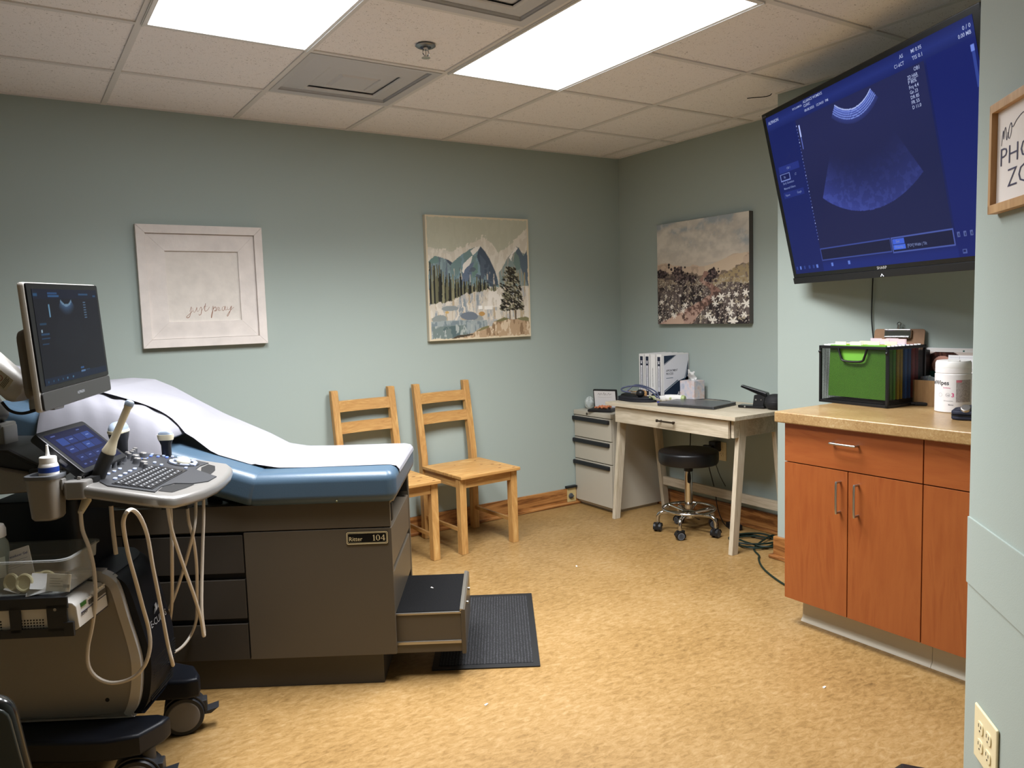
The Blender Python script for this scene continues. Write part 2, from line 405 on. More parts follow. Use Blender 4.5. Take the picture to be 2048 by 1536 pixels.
# ================================================================== CEILING FIXTURES
diffM = mat('lit_diffuser', '#ffffff', .4, emit='#f4f8ff', es=7.6)
LAMP_W, SPREAD = 53, 2.38
lampframe = mat('white_enamel', '#dedcd8', .35)
ventM = mat('vent_enamel', '#c6c5c6', .4)
lampd = [('lit fluorescent ceiling panel left of the sprinkler, above the exam table', 0), ('lit fluorescent ceiling panel running towards the television, right of the sprinkler', 2)]
for lab, i in lampd:
    x0, x1, y0, y1 = GX+i*G, GX+(i+1)*G, GY-2*G, GY
    c = ((x0+x1)/2, (y0+y1)/2, CZ)
    r = thing('ceiling_light', lab, 'ceiling light', c, group=None)
    w2, h2 = G/2-.004, G-.004
    m = MB().ring(rrect(-w2, w2, -h2, h2, .002, 1), rrect(-w2+.02, w2-.02, -h2+.02, h2-.02, .002, 1), -.005, .03)
    for sx in (-1, 1): m.box(sx*(w2-.006)-.003, sx*(w2-.006)+.003, -h2, h2, -.009, -.004)
    m.box(-w2, w2, -h2, h2, .03, .05)
    part('frame', m, lampframe, r)
    m = MB().box(-w2+.018, w2-.018, -h2+.018, h2-.018, -.001, .004); part('diffuser', m, diffM, r)
    ld = bpy.data.lights.new('lamp_tubes', 'AREA'); ld.shape = 'RECTANGLE'; ld.size = 2*w2-.05; ld.size_y = 2*h2-.05; ld.energy = LAMP_W; ld.spread = SPREAD; ld.color = (.965, .985, 1.02)
    lo = bpy.data.objects.new('lamp_tubes', ld); COL.objects.link(lo); lo.parent = r; lo.location = (0, 0, -.0035)
for lab, j in (('square louvred ceiling air vent nearest the back wall', 0), ('square louvred ceiling air vent cut off by the top edge of the photo', -2)):
    c = (GX+1.5*G, GY+(j+.5)*G, CZ)
    r = thing('air_vent', lab, 'vent', c)
    sq = lambda h, z: [Vector((h, h, z)), Vector((-h, h, z)), Vector((-h, -h, z)), Vector((h, -h, z))]
    def frust(m, a, za, b_, zb, th=.003):
        return m.loft([sq(a, za), sq(b_, zb), sq(b_-th, zb+.004), sq(a-th, za+.004)], closed=True)
    m = MB(); frust(m, .2945, -.002, .262, .002); frust(m, .262, .002, .256, .034)
    part('outer_frame', m, ventM, r, angle=20)
    m = MB().box(-.262, .262, -.262, .262, .052, .056); part('backing', m, mat('duct_interior', '#5d626e', .6), r)
    for a, za, b_, zb in ((.254, .014, .172, -.004), (.176, .014, .104, -.004)):
        m = MB(); frust(m, a, za, b_, zb); frust(m, b_, zb, b_-.010, zb+.003); part('louvre', m, ventM, r, angle=20)
    m = MB().loft([sq(.108, .014), sq(.076, -.006), sq(.02, -.006)]); part('centre_plate', m, ventM, r, angle=20)
r = thing('fire_sprinkler', 'small chrome fire sprinkler in the ceiling tile between the two lit panels', 'sprinkler', (1.461, 2.803, CZ+.006))
m = MB().lathe([(.016, 0), (.038, -.004), (.040, -.007), (.034, -.011), (.022, -.012), (.018, -.004)], n=36); part('escutcheon', m, mat('satin_nickel', '#8d9196', .3, metal=.9), r)
m = MB().cyl((0, 0, 0), (0, 0, -.022), .011, .009); part('body', m, chrome, r)
m = MB().tube([(-.009, 0, -.02), (-.013, 0, -.034), (-.004, 0, -.046)], .0022).tube([(.009, 0, -.02), (.013, 0, -.034), (.004, 0, -.046)], .0022).cyl((0, 0, -.02), (0, 0, -.048), .0028)
part('yoke', m, chrome, r)
m = MB().lathe([(.001, -.046), (.010, -.047), (.017, -.050), (.017, -.052), (.001, -.052)]); part('deflector', m, chrome, r)
# loose wire at the alcove corner of the ceiling
m = MB().tube([(3.31, 2.635, CZ+.006), (3.30, 2.64, CZ-.004), (3.27, 2.66, CZ-.010), (3.25, 2.70, CZ-.006), (3.24, 2.73, CZ-.003)], .0022)
solo('wire_end', m, black, 'short black wire end at the ceiling by the top corner of the television wall', 'wire', (3.27, 2.66, CZ-.01))

# ================================================================== WALL ART
# --- white wooden sign
washed = mat('whitewashed_wood', '#dcd3cb', .7, var=.07, vscale=14, bump=.3, bscale=70)
washed2 = mat('whitewashed_panel', '#d8d0c6', .72, var=.06, vscale=20, bump=.25, bscale=90)
SW = .61
r = thing('wall_sign', 'whitewashed square wooden sign with brown script lettering on the back wall', 'sign', (.568, BY, 1.214))
def frame_bars(m, w, h, o, wd, y0, y1, bev=.002):
    """four mitred bars, inside the rectangle inset by o"""
    for pts in ([(o, o), (w-o, o), (w-o-wd, o+wd), (o+wd, o+wd)], [(w-o, o), (w-o, h-o), (w-o-wd, h-o-wd), (w-o-wd, o+wd)], [(w-o, h-o), (o, h-o), (o+wd, h-o-wd), (w-o-wd, h-o-wd)], [(o, h-o), (o, o), (o+wd, o+wd), (o+wd, h-o-wd)]):
        m.prism(pts, y0, y1, M=Matrix(((1, 0, 0, 0), (0, 0, -1, 0), (0, 1, 0, 0), (0, 0, 0, 1))), bev=bev)
    return m
m = frame_bars(MB(), SW, SW, 0, .042, 0, .036); part('outer_frame', m, washed, r)
m = MB()
Mz = Matrix(((1, 0, 0, 0), (0, 0, -1, 0), (0, 1, 0, 0), (0, 0, 0, 1)))
a, bb = .043, .128
for q in ([(a, a), (SW-a, a), (SW-bb, bb), (bb, bb)], [(SW-a, a), (SW-a, SW-a), (SW-bb, SW-bb), (SW-bb, bb)], [(SW-a, SW-a), (a, SW-a), (bb, SW-bb), (SW-bb, SW-bb)], [(a, SW-a), (a, a), (bb, bb), (bb, SW-bb)]):
    dd = [.022, .022, .027, .027]
    m.hexa([(q[k][0], 0, q[k][1]) for k in range(4)] + [(q[k][0], -dd[k], q[k][1]) for k in range(4)], bev=.001)
part('inner_frame', m, washed, r)
m = MB().box(.1, SW-.1, -.017, -.001, .1, SW-.1); part('panel', m, washed2, r)
m = MB(); P = front(-.0172); s = .001
def S(pts, wd=.0016): m.ribbon([(x*s, y*s) for x, y in pts], [wd*.5, wd*1.3, wd*.7], .0004, P)
bx, by = 224, 170           # script starts here (mm)
S([(bx+4, by+8), (bx+14, by+32), (bx+10, by+6), (bx+2, by-18), (bx-8, by-24), (bx-12, by-18), (bx+6, by-2), (bx+20, by+12)], .0022)
S([(bx+20, by+26), (bx+22, by+8), (bx+28, by+4), (bx+38, by+22), (bx+40, by+28), (bx+40, by+8), (bx+48, by+10)])
S([(bx+48, by+10), (bx+60, by+30), (bx+62, by+14), (bx+58, by-6), (bx+50, by-12), (bx+48, by-6)], .0022)
S([(bx+62, by+10), (bx+80, by+36), (bx+84, by+48), (bx+78, by+22), (bx+80, by+8), (bx+92, by+14), (bx+102, by+30)], .0020)
S([(bx+72, by+30), (bx+94, by+34)], .0012)
S([(bx+112, by+12), (bx+120, by+34), (bx+116, by+2), (bx+108, by-28), (bx+110, by-10), (bx+122, by+22), (bx+132, by+28), (bx+134, by+14), (bx+124, by+8), (bx+136, by+10), (bx+144, by+28)], .0022)
S([(bx+144, by+28), (bx+150, by+24), (bx+146, by+10), (bx+158, by+12)], .0018)
S([(bx+176, by+30), (bx+166, by+26), (bx+164, by+12), (bx+172, by+10), (bx+180, by+32), (bx+180, by+12), (bx+190, by+16)], .0018)
S([(bx+190, by+30), (bx+192, by+14), (bx+202, by+16), (bx+212, by+32), (bx+202, by+2), (bx+190, by-20), (bx+188, by-14), (bx+206, by+10), (bx+224, by+26)], .0020)
part('lettering', m, mat('brown_lettering', '#8a5a3c', .6), r)

# --- mountain painting on canvas
def mountain_picture():
    nx, ny = 240, 244
    X, Y = np.meshgrid(np.linspace(0, 1, nx), np.linspace(0, 1, ny)); img = np.zeros((ny, nx, 3))
    n1 = vnoise(X, Y, 6, 6, 5, 1); n2 = vnoise(X, Y, 30, 10, 4, 2); n3 = vnoise(X, Y, 40, 14, 3, 3); n4 = vnoise(X, Y, 14, 50, 3, 4); nv = vnoise(X, Y, 60, 6, 3, 9)
    j = (n1-.5)*.10; j2 = (n2-.5)*.05
    img[:] = rgb('#b9b9a4'); blend(img, .5*(n2 > .55), '#bfbfab')
    blend(img, Y > .30+(n1-.5)*.2, '#cfc9ba')
    ridge = np.interp(X[0], [0, .08, .22, .34, .48, .54, .62, .68, .76, .88, .95, 1], [.31, .27, .30, .26, .18, .16, .22, .30, .26, .17, .12, .08])[None]
    blend(img, (Y+j > ridge) & (Y < .6), '#d2cab9'); blend(img, (Y+j2+.02 > ridge) & (n3 > .52) & (Y < .6), '#dcd5c6')
    XX = X+j*.25; YY = Y+j*.3
    def P(poly, col, alpha=1, m=None):
        q = inpoly(XX, YY, poly); q = q & m if m is not None else q; blend(img, q*alpha, col)
    L_ = [(0, .37), (.07, .315), (.12, .325), (.2, .35), (.3, .42), (.36, .75), (0, .75)]
    P(L_, '#7c8f93'); P(L_, '#8b9fa0', 1, n2 > .55); P([(0, .37), (.07, .315), (.12, .33), (.1, .37), (.0, .39)], '#6f8a84'); P([(.16, .335), (.2, .35), (.3, .42), (.29, .46), (.22, .4)], '#4d5763'); P(L_, '#67737e', 1, nv > .62)
    R_ = [(.68, .45), (.76, .37), (.82, .30), (.87, .235), (.90, .245), (.93, .29), (.965, .30), (1, .235), (1, .8), (.68, .8)]
    P(R_, '#84938f'); P(R_, '#a59f94', .8, nv > .55); P([(.86, .25), (.9, .245), (.95, .32), (.99, .27), (1, .25), (1, .6), (.93, .45)], '#5d6b76'); P([(.86, .28), (.9, .32), (.92, .42), (.88, .44), (.84, .38)], '#71857f')
    P([(.80, .335), (.865, .237), (.89, .25), (.87, .28), (.84, .30), (.82, .36)], '#e9e4dc'); P(R_, '#9a8d6d', 1, (nv > .68) & (Y > .45))
    C_ = [(.22, .385), (.32, .32), (.40, .265), (.46, .245), (.515, .24), (.55, .275), (.6, .345), (.645, .44), (.67, .52), (.69, .7), (.2, .7)]
    P(C_, '#748c8b'); P(C_, '#7f98a0', 1, (n2 > .56)); P([(.50, .25), (.515, .24), (.55, .275), (.6, .345), (.645, .44), (.67, .55), (.6, .58), (.55, .48), (.5, .4), (.47, .32)], '#4b5663'); P([(.5, .3), (.6, .4), (.63, .55), (.5, .5)], '#56626f', 1, n3 > .5)
    P([(.33, .45), (.44, .36), (.42, .47), (.36, .56), (.32, .56)], '#68768a'); P([(.42, .44), (.47, .37), (.48, .45), (.43, .5)], '#6e8a80')
    P([(.41, .275), (.46, .245), (.515, .242), (.49, .27), (.43, .31), (.42, .35), (.40, .40), (.36, .43), (.345, .47), (.33, .45), (.34, .39), (.39, .345), (.43, .31)], '#e8e3d9')
    P(C_, '#c8bfae', .9, (nv > .68) & (Y > .42)); P(C_, '#59636f', .9, (n4 > .64) & (Y > .4) & (X > .3))
    # lake and shore
    sh = .58+.12*np.clip((.35-X), 0, 1)/.35-.02*(X > .5)
    blend(img, (Y+j*.4 > sh+.01), '#cfc6b6'); low = Y > sh+.01
    blend(img, low & (n2 > .5) & (Y < .9), '#b3b3b0'); blend(img, low & (n3 > .55) & (Y < .84), '#d9d1c2'); blend(img, low & (nv > .63) & (Y < .84), '#b9a88c'); blend(img, low & (n2 > .66) & (Y < .82), '#8d979c')
    blend(img, (Y > .60) & (Y < .74) & (X > .55) & (X < .72) & (n2 > .38), '#e5ded2'); blend(img, (abs(X-.49) < .018) & (abs(Y-.74) < .014), '#f2efe8'); blend(img, (abs(X-.57) < .04) & (abs(Y-.745) < .016), '#efebe2')
    for cx, cy, w_, h_, c_ in ((.2, .745, .08, .022, '#8f9695'), (.1, .83, .07, .035, '#8d9490'), (.46, .83, .05, .028, '#969a96'), (.38, .81, .08, .035, '#707983'), (.5, .79, .03, .02, '#b88f55'), (.17, .775, .02, .01, '#c9a86a')):
        blend(img, (((XX-cx)/w_)**2+((YY-cy)/h_)**2 < 1), c_)
    blend(img, (Y+j*.3 > .845) & (X < .55) & (X > .02), '#9ba4a3'); blend(img, (Y+j*.3 > .85) & (X < .55) & (n2 > .52), '#7b888c')
    blend(img, (Y+j*.3 > .885) & (X+j < .36) & (X > .03), '#75837f'); blend(img, (Y+j*.3 > .89) & (X+j < .3) & (X > .04) & (n1 > .45), '#57696a'); blend(img, (Y+j*.3 > .88) & (X < .55) & (n3 > .64), '#a9b0ab')
    B_ = [(.2, .985), (.4, .955), (.48, .91), (.6, .905), (.62, .87), (.7, .835), (.82, .85), (.9, .84), (1, .86), (1, 1), (.2, 1)]
    P(B_, '#b59a7a'); P(B_, '#d3bfa2', 1, n2 > .56); P(B_, '#8d7357', 1, n3 > .62); P([(.44, .94), (.5, .905), (.58, .895), (.56, .915), (.48, .935)], '#7f7a55'); P([(.62, .865), (.72, .83), (.78, .84), (.7, .865)], '#77734f'); P([(.85, .845), (.95, .83), (1, .85), (.98, .87), (.9, .86)], '#7f7b58'); P([(.2, .985), (.3, .965), (.42, .955), (.4, .97), (.25, .992)], '#4d4436')
    # conifers along the far shore
    rg = np.random.default_rng(3)
    for k in range(38):
        x = .035+.70*(k/38)+rg.uniform(-.006, .006); q = x
        top = np.interp(q, [.03, .12, .2, .3, .42, .5, .6, .74], [.37, .41, .46, .47, .51, .49, .55, .57])+rg.uniform(-.02, .05)
        bot = np.interp(q, [.03, .2, .32, .5, .74], [.71, .69, .63, .605, .59])
        hw = np.interp(q, [.03, .3, .5, .74], [.017, .013, .011, .007])
        wl = hw*np.clip(.25+(Y-top)/(bot-top), 0, 1)
        q = (abs(X-x+(n3-.5)*.012) < wl) & (Y > top) & (Y < bot+(n2-.5)*.05)
        blend(img, q, ['#262724', '#8e8b6c', '#2c2e2a', '#6d6c52', '#33332c'][k % 5]); blend(img, q & (X > x+wl*.2) & (k % 2 == 0), '#77745a')
    # the near pines
    for x in (.785, .845):
        blend(img, (abs(X-x) < .005) & (Y > .5) & (Y < .85), '#4a3d31')
    for k in range(620):
        t = rg.random()**.8; y = .41+.36*t; w_ = .02+.135*t*(1.15-.4*t)
        cx = .83+(rg.random()-.5)*2*w_-.02*t; s_ = rg.uniform(.008, .017)
        if rg.random() < .25 and t < .5: cx -= .05
        q = (((X-cx)/s_)**2+((Y-y-(X-cx)*.5)/(s_*.5))**2 < 1); blend(img, q, ['#2a2620', '#3a362b', '#1f1d1a', '#a8a48d', '#6c6851'][k % 5])
    e = np.minimum(np.minimum(X, 1-X), np.minimum(Y, 1-Y)); blend(img, (e < .014+(n3-.5)*.02), '#d6c8ab')
    return img
PW, PH = .745, .757
r = thing('canvas_painting', 'unframed canvas painting of snowy mountains and pine trees on the back wall', 'painting', (2.146, BY, 1.178))
m = MB().box(0, PW, -.03, -.0004, 0, PH, bev=.002); part('canvas', m, mat('canvas_edge', '#cdc3ad', .8), r)
picture('painted_surface', PW-.003, PH-.003, mountain_picture(), plane((.0015, -.0304, PH-.0015), (1, 0, 0), (0, 0, 1)), vcol_mat('mountain_paint', .7), r)

# --- flower meadow painting
def meadow_picture():
    nx, ny = 230, 210
    X, Y = np.meshgrid(np.linspace(0, 1, nx), np.linspace(0, 1, ny)); img = np.zeros((ny, nx, 3))
    n1 = vnoise(X, Y, 5, 6, 5, 11); n2 = vnoise(X, Y, 16, 14, 4, 12); n3 = vnoise(X, Y, 40, 40, 3, 13); nv = vnoise(X, Y, 50, 8, 3, 14)
    img[:] = rgb('#bfbab0'); blend(img, np.clip((n1-.48)*6, 0, 1)*(Y < .42), '#d6cfc2'); blend(img, np.clip((.46-n1)*7, 0, 1)*(Y < .3)*.8, '#95a0a8'); blend(img, np.clip((n2-.55)*6, 0, 1)*(Y < .4)*.5, '#dcd5c9')
    blend(img, np.clip((Y-.25)*6, 0, 1)*(Y < .5)*.5, '#cdbfae')
    hill = np.interp(X[0], [0, .1, .25, .4, .55, .62, .75, .85, 1], [.40, .39, .43, .435, .45, .44, .40, .37, .36])[None]
    blend(img, Y+(n2-.5)*.04 > hill, '#c9b39d'); blend(img, (Y > hill+.01) & (n2 > .5), '#b59f8c'); blend(img, (Y > hill) & (X > .55) & (n1 > .45), '#d3bfa6')
    mid = np.interp(X[0], [0, .2, .4, .55, .7, .85, 1], [.46, .48, .50, .53, .54, .48, .44])[None]
    blend(img, Y+(n2-.5)*.09 > mid, '#7f7062'); g = Y > mid+.01
    blend(img, g & (n2 > .5), '#9a8b77'); blend(img, g & (n3 > .56), '#574c47'); blend(img, g & (X > .6) & (Y < .66) & (n3 > .45), '#a5926f')
    low = Y+(n1-.5)*.12 > .62; blend(img, low*.75, '#4a403f'); blend(img, low & (nv > .55), '#6b605c'); blend(img, low & (nv < .42), '#2f2829'); blend(img, (Y > .56) & (n3 > .66), '#b1a48e')
    rg = np.random.default_rng(8)
    for cx, cy, w_, h_ in ((.05, .50, .07, .04), (.25, .50, .10, .075), (.28, .57, .07, .06), (.40, .57, .06, .03), (.64, .53, .07, .055), (.60, .57, .05, .035)):
        for k in range(70):
            x, y, s_ = cx+rg.normal(0, .45)*w_, cy+rg.normal(0, .45)*h_, rg.uniform(.006, .016); blend(img, ((X-x)/s_)**2+((Y-y)/s_)**2 < 1, ['#2b2325', '#3d3233', '#57494a', '#241d1f', '#71605c'][k % 5])
    # path
    py = [.50, .54, .58, .62, .67, .72, .76, .82, .9, 1.0]; pc = [.555, .55, .50, .57, .65, .66, .60, .50, .36, .22]; pw = [.02, .03, .03, .04, .05, .05, .06, .085, .13, .2]
    c_ = np.interp(Y[:, 0], py, pc)[:, None]; wd = np.interp(Y[:, 0], py, pw)[:, None]
    q = (abs(X-c_+(n2-.5)*.06) < wd) & (Y > .5); blend(img, q, '#96766a'); blend(img, q & (n2 > .52), '#b8998a'); blend(img, q & (n3 > .58), '#6c5148'); blend(img, q & (n1 > .55) & (Y > .7), '#c9ab97'); blend(img, q & (n2 < .4) & (Y > .7), '#5a463f')
    for k in range(520):
        x = rg.random(); y = .57+.42*rg.random()**1.3; 
        if abs(x-np.interp(y, py, pc)) < np.interp(y, py, pw)*.9: continue
        s_ = .003+.010*(y-.55)*rg.random(); blend(img, ((X-x)/s_)**2+((Y-y)/(s_*1.1))**2 < 1, '#d9cfc2' if k % 3 else '#b8aa9c')
    for x, y, s_ in ((.05, .78, .03), (.17, .83, .025), (.30, .87, .03), (.33, .82, .035), (.02, .93, .025), (.2, .92, .03), (.18, .9, .02), (.64, .76, .03), (.72, .75, .045), (.66, .81, .035), (.83, .81, .04), (.87, .73, .03), (.80, .73, .025), (.58, .92, .04), (.63, .97, .05), (.79, .86, .03), (.82, .9, .035), (.84, .975, .055), (.97, .72, .04), (.97, .82, .05), (.95, .92, .035), (.9, .83, .025), (.1, .72, .02), (.27, .72, .018)):
        for a in range(6):
            t = a*PI/3+rg.uniform(-.3, .3); px, py_ = X-x-math.cos(t)*s_*.5, Y-y-math.sin(t)*s_*.5
            u_ = px*math.cos(t)+py_*math.sin(t); v_ = -px*math.sin(t)+py_*math.cos(t); blend(img, (u_/(s_*.5))**2+(v_/(s_*.16))**2 < 1, '#efe8dc')
    return img
r = thing('canvas_painting', 'unframed canvas painting of a path through white wildflowers on the right wall', 'painting', (RX, 3.832, 1.229), -PI/2)
FW, FH = .762, .652
m = MB().box(0, FW, -.036, -.0004, 0, FH, bev=.002); part('canvas', m, mat('canvas_dark_edge', '#5d5854', .8), r)
picture('painted_surface', FW-.002, FH-.002, meadow_picture(), plane((.001, -.0364, FH-.001), (1, 0, 0), (0, 0, 1)), vcol_mat('meadow_paint', .65), r)

# --- framed sign on the partition
r = thing('framed_sign', 'oak framed white sign asking for no photos, cut off at the right edge', 'sign', (EX, EY, 1.515), PA)
pine_f = wood('light_oak_frame', [(.3, '#a57b4d'), (.5, '#bf9664'), (.7, '#d0ab7c')], axis='z', scale=14, stretch=8, rough=.5)
SGW, SGH, S0 = .36, .229, .128
for nm, bx_ in (('frame_bar', (S0, S0+.013, 0, SGH)), ('frame_bar', (S0+SGW-.013, S0+SGW, 0, SGH)), ('frame_bar', (S0+.0005, S0+SGW-.0005, SGH-.018, SGH+.0006)), ('frame_bar', (S0+.0005, S0+SGW-.0005, -.0006, .018))):
    part(nm, MB().box(bx_[0], bx_[1], -.020, -.001, bx_[2], bx_[3], bev=.001), pine_f, r)
part('panel', MB().box(S0+.01, S0+SGW-.01, -.008, -.002, .01, SGH-.01), mat('sign_board', '#e9e2dc', .7), r)
m = MB(); Pm = plane((S0, -.0084, 0), (1, 0, 0), (0, 0, 1))
m.text('PHOTO', Pm @ Matrix.Translation((.034, .095, 0)), .038, width=.27, bold=-.012); m.text('ZONE', Pm @ Matrix.Translation((.072, .047, 0)), .038, width=.21, bold=-.012)
m.ribbon([(.036, .138), (.044, .168), (.047, .150), (.050, .166), (.056, .172), (.060, .150), (.064, .146), (.068, .160)], .0014, .0004, Pm)
m.ribbon([(.082, .176), (.074, .168), (.070, .152), (.076, .146), (.084, .156), (.086, .172), (.082, .176), (.092, .166), (.110, .176), (.14, .184), (.17, .18)], .0014, .0004, Pm)
part('lettering', m, mat('sign_ink', '#2c2a4a', .6), r)

# ================================================================== OUTLETS
def receptacle(parent, cx, cz, y):
    m = MB().prism(rrect(cx-.0165, cx+.0165, cz-.014, cz+.014, .010, 4), 0, .003, M=Mz @ Matrix.Translation((0, 0, -y)), bev=.001)
    o = part('receptacle', m, ivory, parent)
    m = MB()
    for dx, h in ((-.0065, .0042), (.0065, .0036)): m.box(cx+dx-.0009, cx+dx+.0009, y-.0036, y-.0022, cz+.002-h+.002, cz+.002+h+.002)
    m.cyl((cx, y-.0036, cz-.0075), (cx, y-.0022, cz-.0075), .0024, n=10); part('slot', m, mat('slot_dark', '#2a2118', .7), o)
r = thing('wall_outlet', 'ivory four-socket wall outlet on the partition at the bottom right corner', 'outlet', (EX, EY, .257), PA)
m = MB().prism(rrect(.085, .216, 0, .13, .004, 3), 0.0005, .007, M=Mz, bev=.004, seg=3); part('cover_plate', m, ivory, r)
for cx in (.1275, .1735):
    for cz in (.087, .044): receptacle(r, cx, cz, -.0065)
r = thing('wall_outlet', 'ivory wall outlet under the desk behind the black stool', 'outlet', (RX, 3.398, .376), -PI/2)
m = MB().prism(rrect(0, .118, 0, .118, .004, 3), 0.0005, .006, M=Mz, bev=.003); part('cover_plate', m, ivory, r)
for cx in (.036, .082):
    for cz in (.079, .039): receptacle(r, cx, cz, -.0055)
m = MB().box(RX-.062, RX-.0095, 3.315, 3.372, .435, .50, bev=.006); m.box(RX-.085, RX-.055, 3.33, 3.40, .425, .475, bev=.006)
adp = thing('power_adapter', 'black plug-in power adapter in the outlet under the desk, its cords hanging behind the stool', 'adapter', (RX-.05, 3.345, .43))
part('plug_body', m, black, adp, world=True)
r = thing('wall_plate', 'ivory cable plate with grey knob on the baseboard beside the file cabinet', 'wall plate', (3.163, BY-.014, .022))
m = MB().prism(rrect(0, .074, 0, .10, .003, 2), 0.0004, .006, M=Mz, bev=.002); part('plate', m, mat('aged_ivory', '#c2ad78', .5), r)
m = MB().cyl((.028, -.006, .042), (.028, -.018, .042), .020, .017, n=24, bev=.003).box(.012, .044, -.026, -.015, .038, .046, bev=.002); part('knob', m, mat('grey_knob', '#4a4d4f', .45), r)
m = MB().box(-.008, .078, -.02, .012, .098, .112, bev=.003); part('top_cap', m, black, r)
# ================================================================== EXAM TABLE
TA = math.radians(-32); TO = (1.07, 2.572, 0)
taupe = mat('taupe_metal', '#534b40', .38, spec=.45, var=.03, vscale=3)
taupeD = mat('dark_taupe_metal', '#3b3630', .4, spec=.45)
vinyl = mat('blue_vinyl', '#415566', .36, spec=.5, bump=.12, bscale=260, var=.04, vscale=5)
recess = mat('dark_recess', '#0c0b0b', .6)
alum = mat('aluminium_trim', '#a8a49d', .35, metal=.9)
r = thing('exam_table', 'blue vinyl padded examination table on a taupe metal cabinet with pulled-out step', 'exam table', TO, TA)
TB = .555        # far side
U0 = -1.36       # head end
m = MB().box(U0, 0, 0, TB-.02, 0, .118, bev=.002); part('plinth', m, taupeD, r)
m = MB()
m.box(U0, .045, .0, .02, .115, .68).box(U0, .0, TB-.022, TB, .115, .68).box(-.02, .05, TB-.03, TB, .115, .695).box(U0, U0+.02, 0, TB, .115, .68).box(U0, .0, 0, TB, .115, .135).box(U0, .048, 0, TB, .66, .684)
m.box(-.08, -.06, .0, TB, .115, .56)
part('cabinet_body', m, taupe, r)
m = MB().box(U0, .05, -.02, .0, .588, .682, bev=.002); part('fascia', m, taupe, r)
dr = part('door', MB().box(-.474, .052, -.021, -.001, .115, .584, bev=.0025), taupe, r)
for z0, z1 in ((.436, .575), (.269, .412), (.115, .249)):
    d = part('drawer', MB().box(-.90, -.479, -.020, -.001, z0, z1, bev=.0025), taupeD, r)
part('drawer_gap', MB().box(-.90, -.479, -.004, .0, .12, .58), recess, r)
part('side_panel', MB().box(U0, -.905, -.019, 0, .115, .584, bev=.002), taupeD, r)
for z0, z1 in ((.430, .576), (.250, .408)):
    part('front_drawer', MB().box(.0, .049, .004, TB-.032, z0, z1, bev=.003), taupe, r)
part('front_recess', MB().box(-.10, -.08, .004, TB-.032, .24, .675), recess, r)
m = MB().box(-.02, .055, -.018, TB, .675, .690, bev=.002).box(.0, .064, -.012, TB-.005, .678, .694, bev=.003); part('top_rail', m, alum, r)
for v in (.01, TB-.07):
    part('stirrup_bracket', MB().box(.0, .053, v, v+.03, .598, .668, bev=.006), black, r)
# pull-out step
st = part('step', MB().box(-.02, .292, .022, .435, .098, .243, bev=.003), taupe, r)
part('tread', MB().box(.045, .284, .026, .432, .243, .2525, bev=.001), mat('black_tread', '#101011', .9, spec=.15, bump=.5, bscale=500), st)
part('step_front', MB().box(.286, .302, .016, .44, .090, .259, bev=.003), mat('step_front_taupe', '#4b443b', .3), st)
part('edge_rail', MB().box(.045, .291, .0185, .027, .243, .250, bev=.001).box(.282, .296, .0165, .44, .2525, .262, bev=.002), alum, st)
part('slide_rail', MB().box(.045, .286, .017, .024, .131, .143, bev=.002), alum, st)
[part('step_handle', MB().cyl((.301, v, .235), (.309, v, .235), .006, bev=.001), steel, st) for v in (.15, .30)]
# name plate
pl = part('name_plate', MB().prism(rrect(-.110, .040, .527, .574, .007, 4), .0212, .0232, M=Mz), mat('plate_black', '#0a0908', .6, spec=.2), r)
brass = mat('brass_line', '#d2c49c', .4, metal=.2)
Pl = front(-.0234)
m = MB().ring(rrect(-.109, .039, .528, .573, .007, 4), rrect(-.1065, .0365, .5305, .5705, .005, 4), 0, .0004, M=Pl).ring(rrect(-.1045, .0345, .5325, .5685, .004, 4), rrect(-.1033, .0333, .5337, .5673, .004, 4), 0, .0004, M=Pl)
part('plate_border', m, brass, pl)
m = MB().text('Ritter', Pl @ Matrix.Translation((-.099, .540, 0)), .0155, width=.047, bold=.004)
def seg(*p, w): m.ribbon([(x-.015, y+.540) for x, y in p], w, .0004, Pl, sub=6)
seg((.0045, .0205), (.0045, 0), w=.0034); seg((.0008, .0006), (.0085, .0006), w=.0014); seg((.0005, .0170), (.0045, .0202), w=.0014)
m.ring([(.0037+.0072*math.cos(k*PI/12), .5503+.0106*math.sin(k*PI/12)) for k in range(24)], [(.0037+.0040*math.cos(k*PI/12), .5503+.0093*math.sin(k*PI/12)) for k in range(24)], 0, .0004, M=Pl)
seg((.0395, .0205), (.0395, 0), w=.0034); seg((.0290, .0062), (.0440, .0062), w=.0016); seg((.0292, .0064), (.0392, .0203), w=.0014); seg((.0358, .0006), (.0432, .0006), w=.0014)
part('plate_lettering', m, brass, pl)
# cushions
def cushion(u0, u1, v0, v1, z0, z1, rad, dish=0, M=None):
    t = bmesh.new(); bmesh.ops.create_cube(t, size=1)
    for v in t.verts: v.co = Vector((u0+(v.co.x+.5)*(u1-u0), v0+(v.co.y+.5)*(v1-v0), z0+(v.co.z+.5)*(z1-z0)))
    bmesh.ops.bevel(t, geom=list(t.edges), offset=rad, segments=6, profile=.5, affect='EDGES')
    for v in t.verts:
        b = math.sin(PI*min(max((v.co.x-u0)/(u1-u0), 0), 1)); c = (v.co.z-z0)/(z1-z0)-.5
        if v.co.y < (v0+v1)/2: v.co.y -= .004*b*(1-4*c*c)
    x = MB(); x._merge(t, M); return x
sc = part('seat_cushion', cushion(-.458, .078, -.052, TB+.014, .680, .796, .036), vinyl, r, angle=60)
BA = math.radians(18); HX, HZ = -.428, .70
MB_ = Matrix.Translation((HX, 0, HZ)) @ Matrix.Rotation(BA, 4, 'Y')     # back section hinged up
bc = part('back_cushion', cushion(-.965, .018, -.056, TB+.016, -.022, .098, .038, M=MB_), vinyl, r, angle=60)
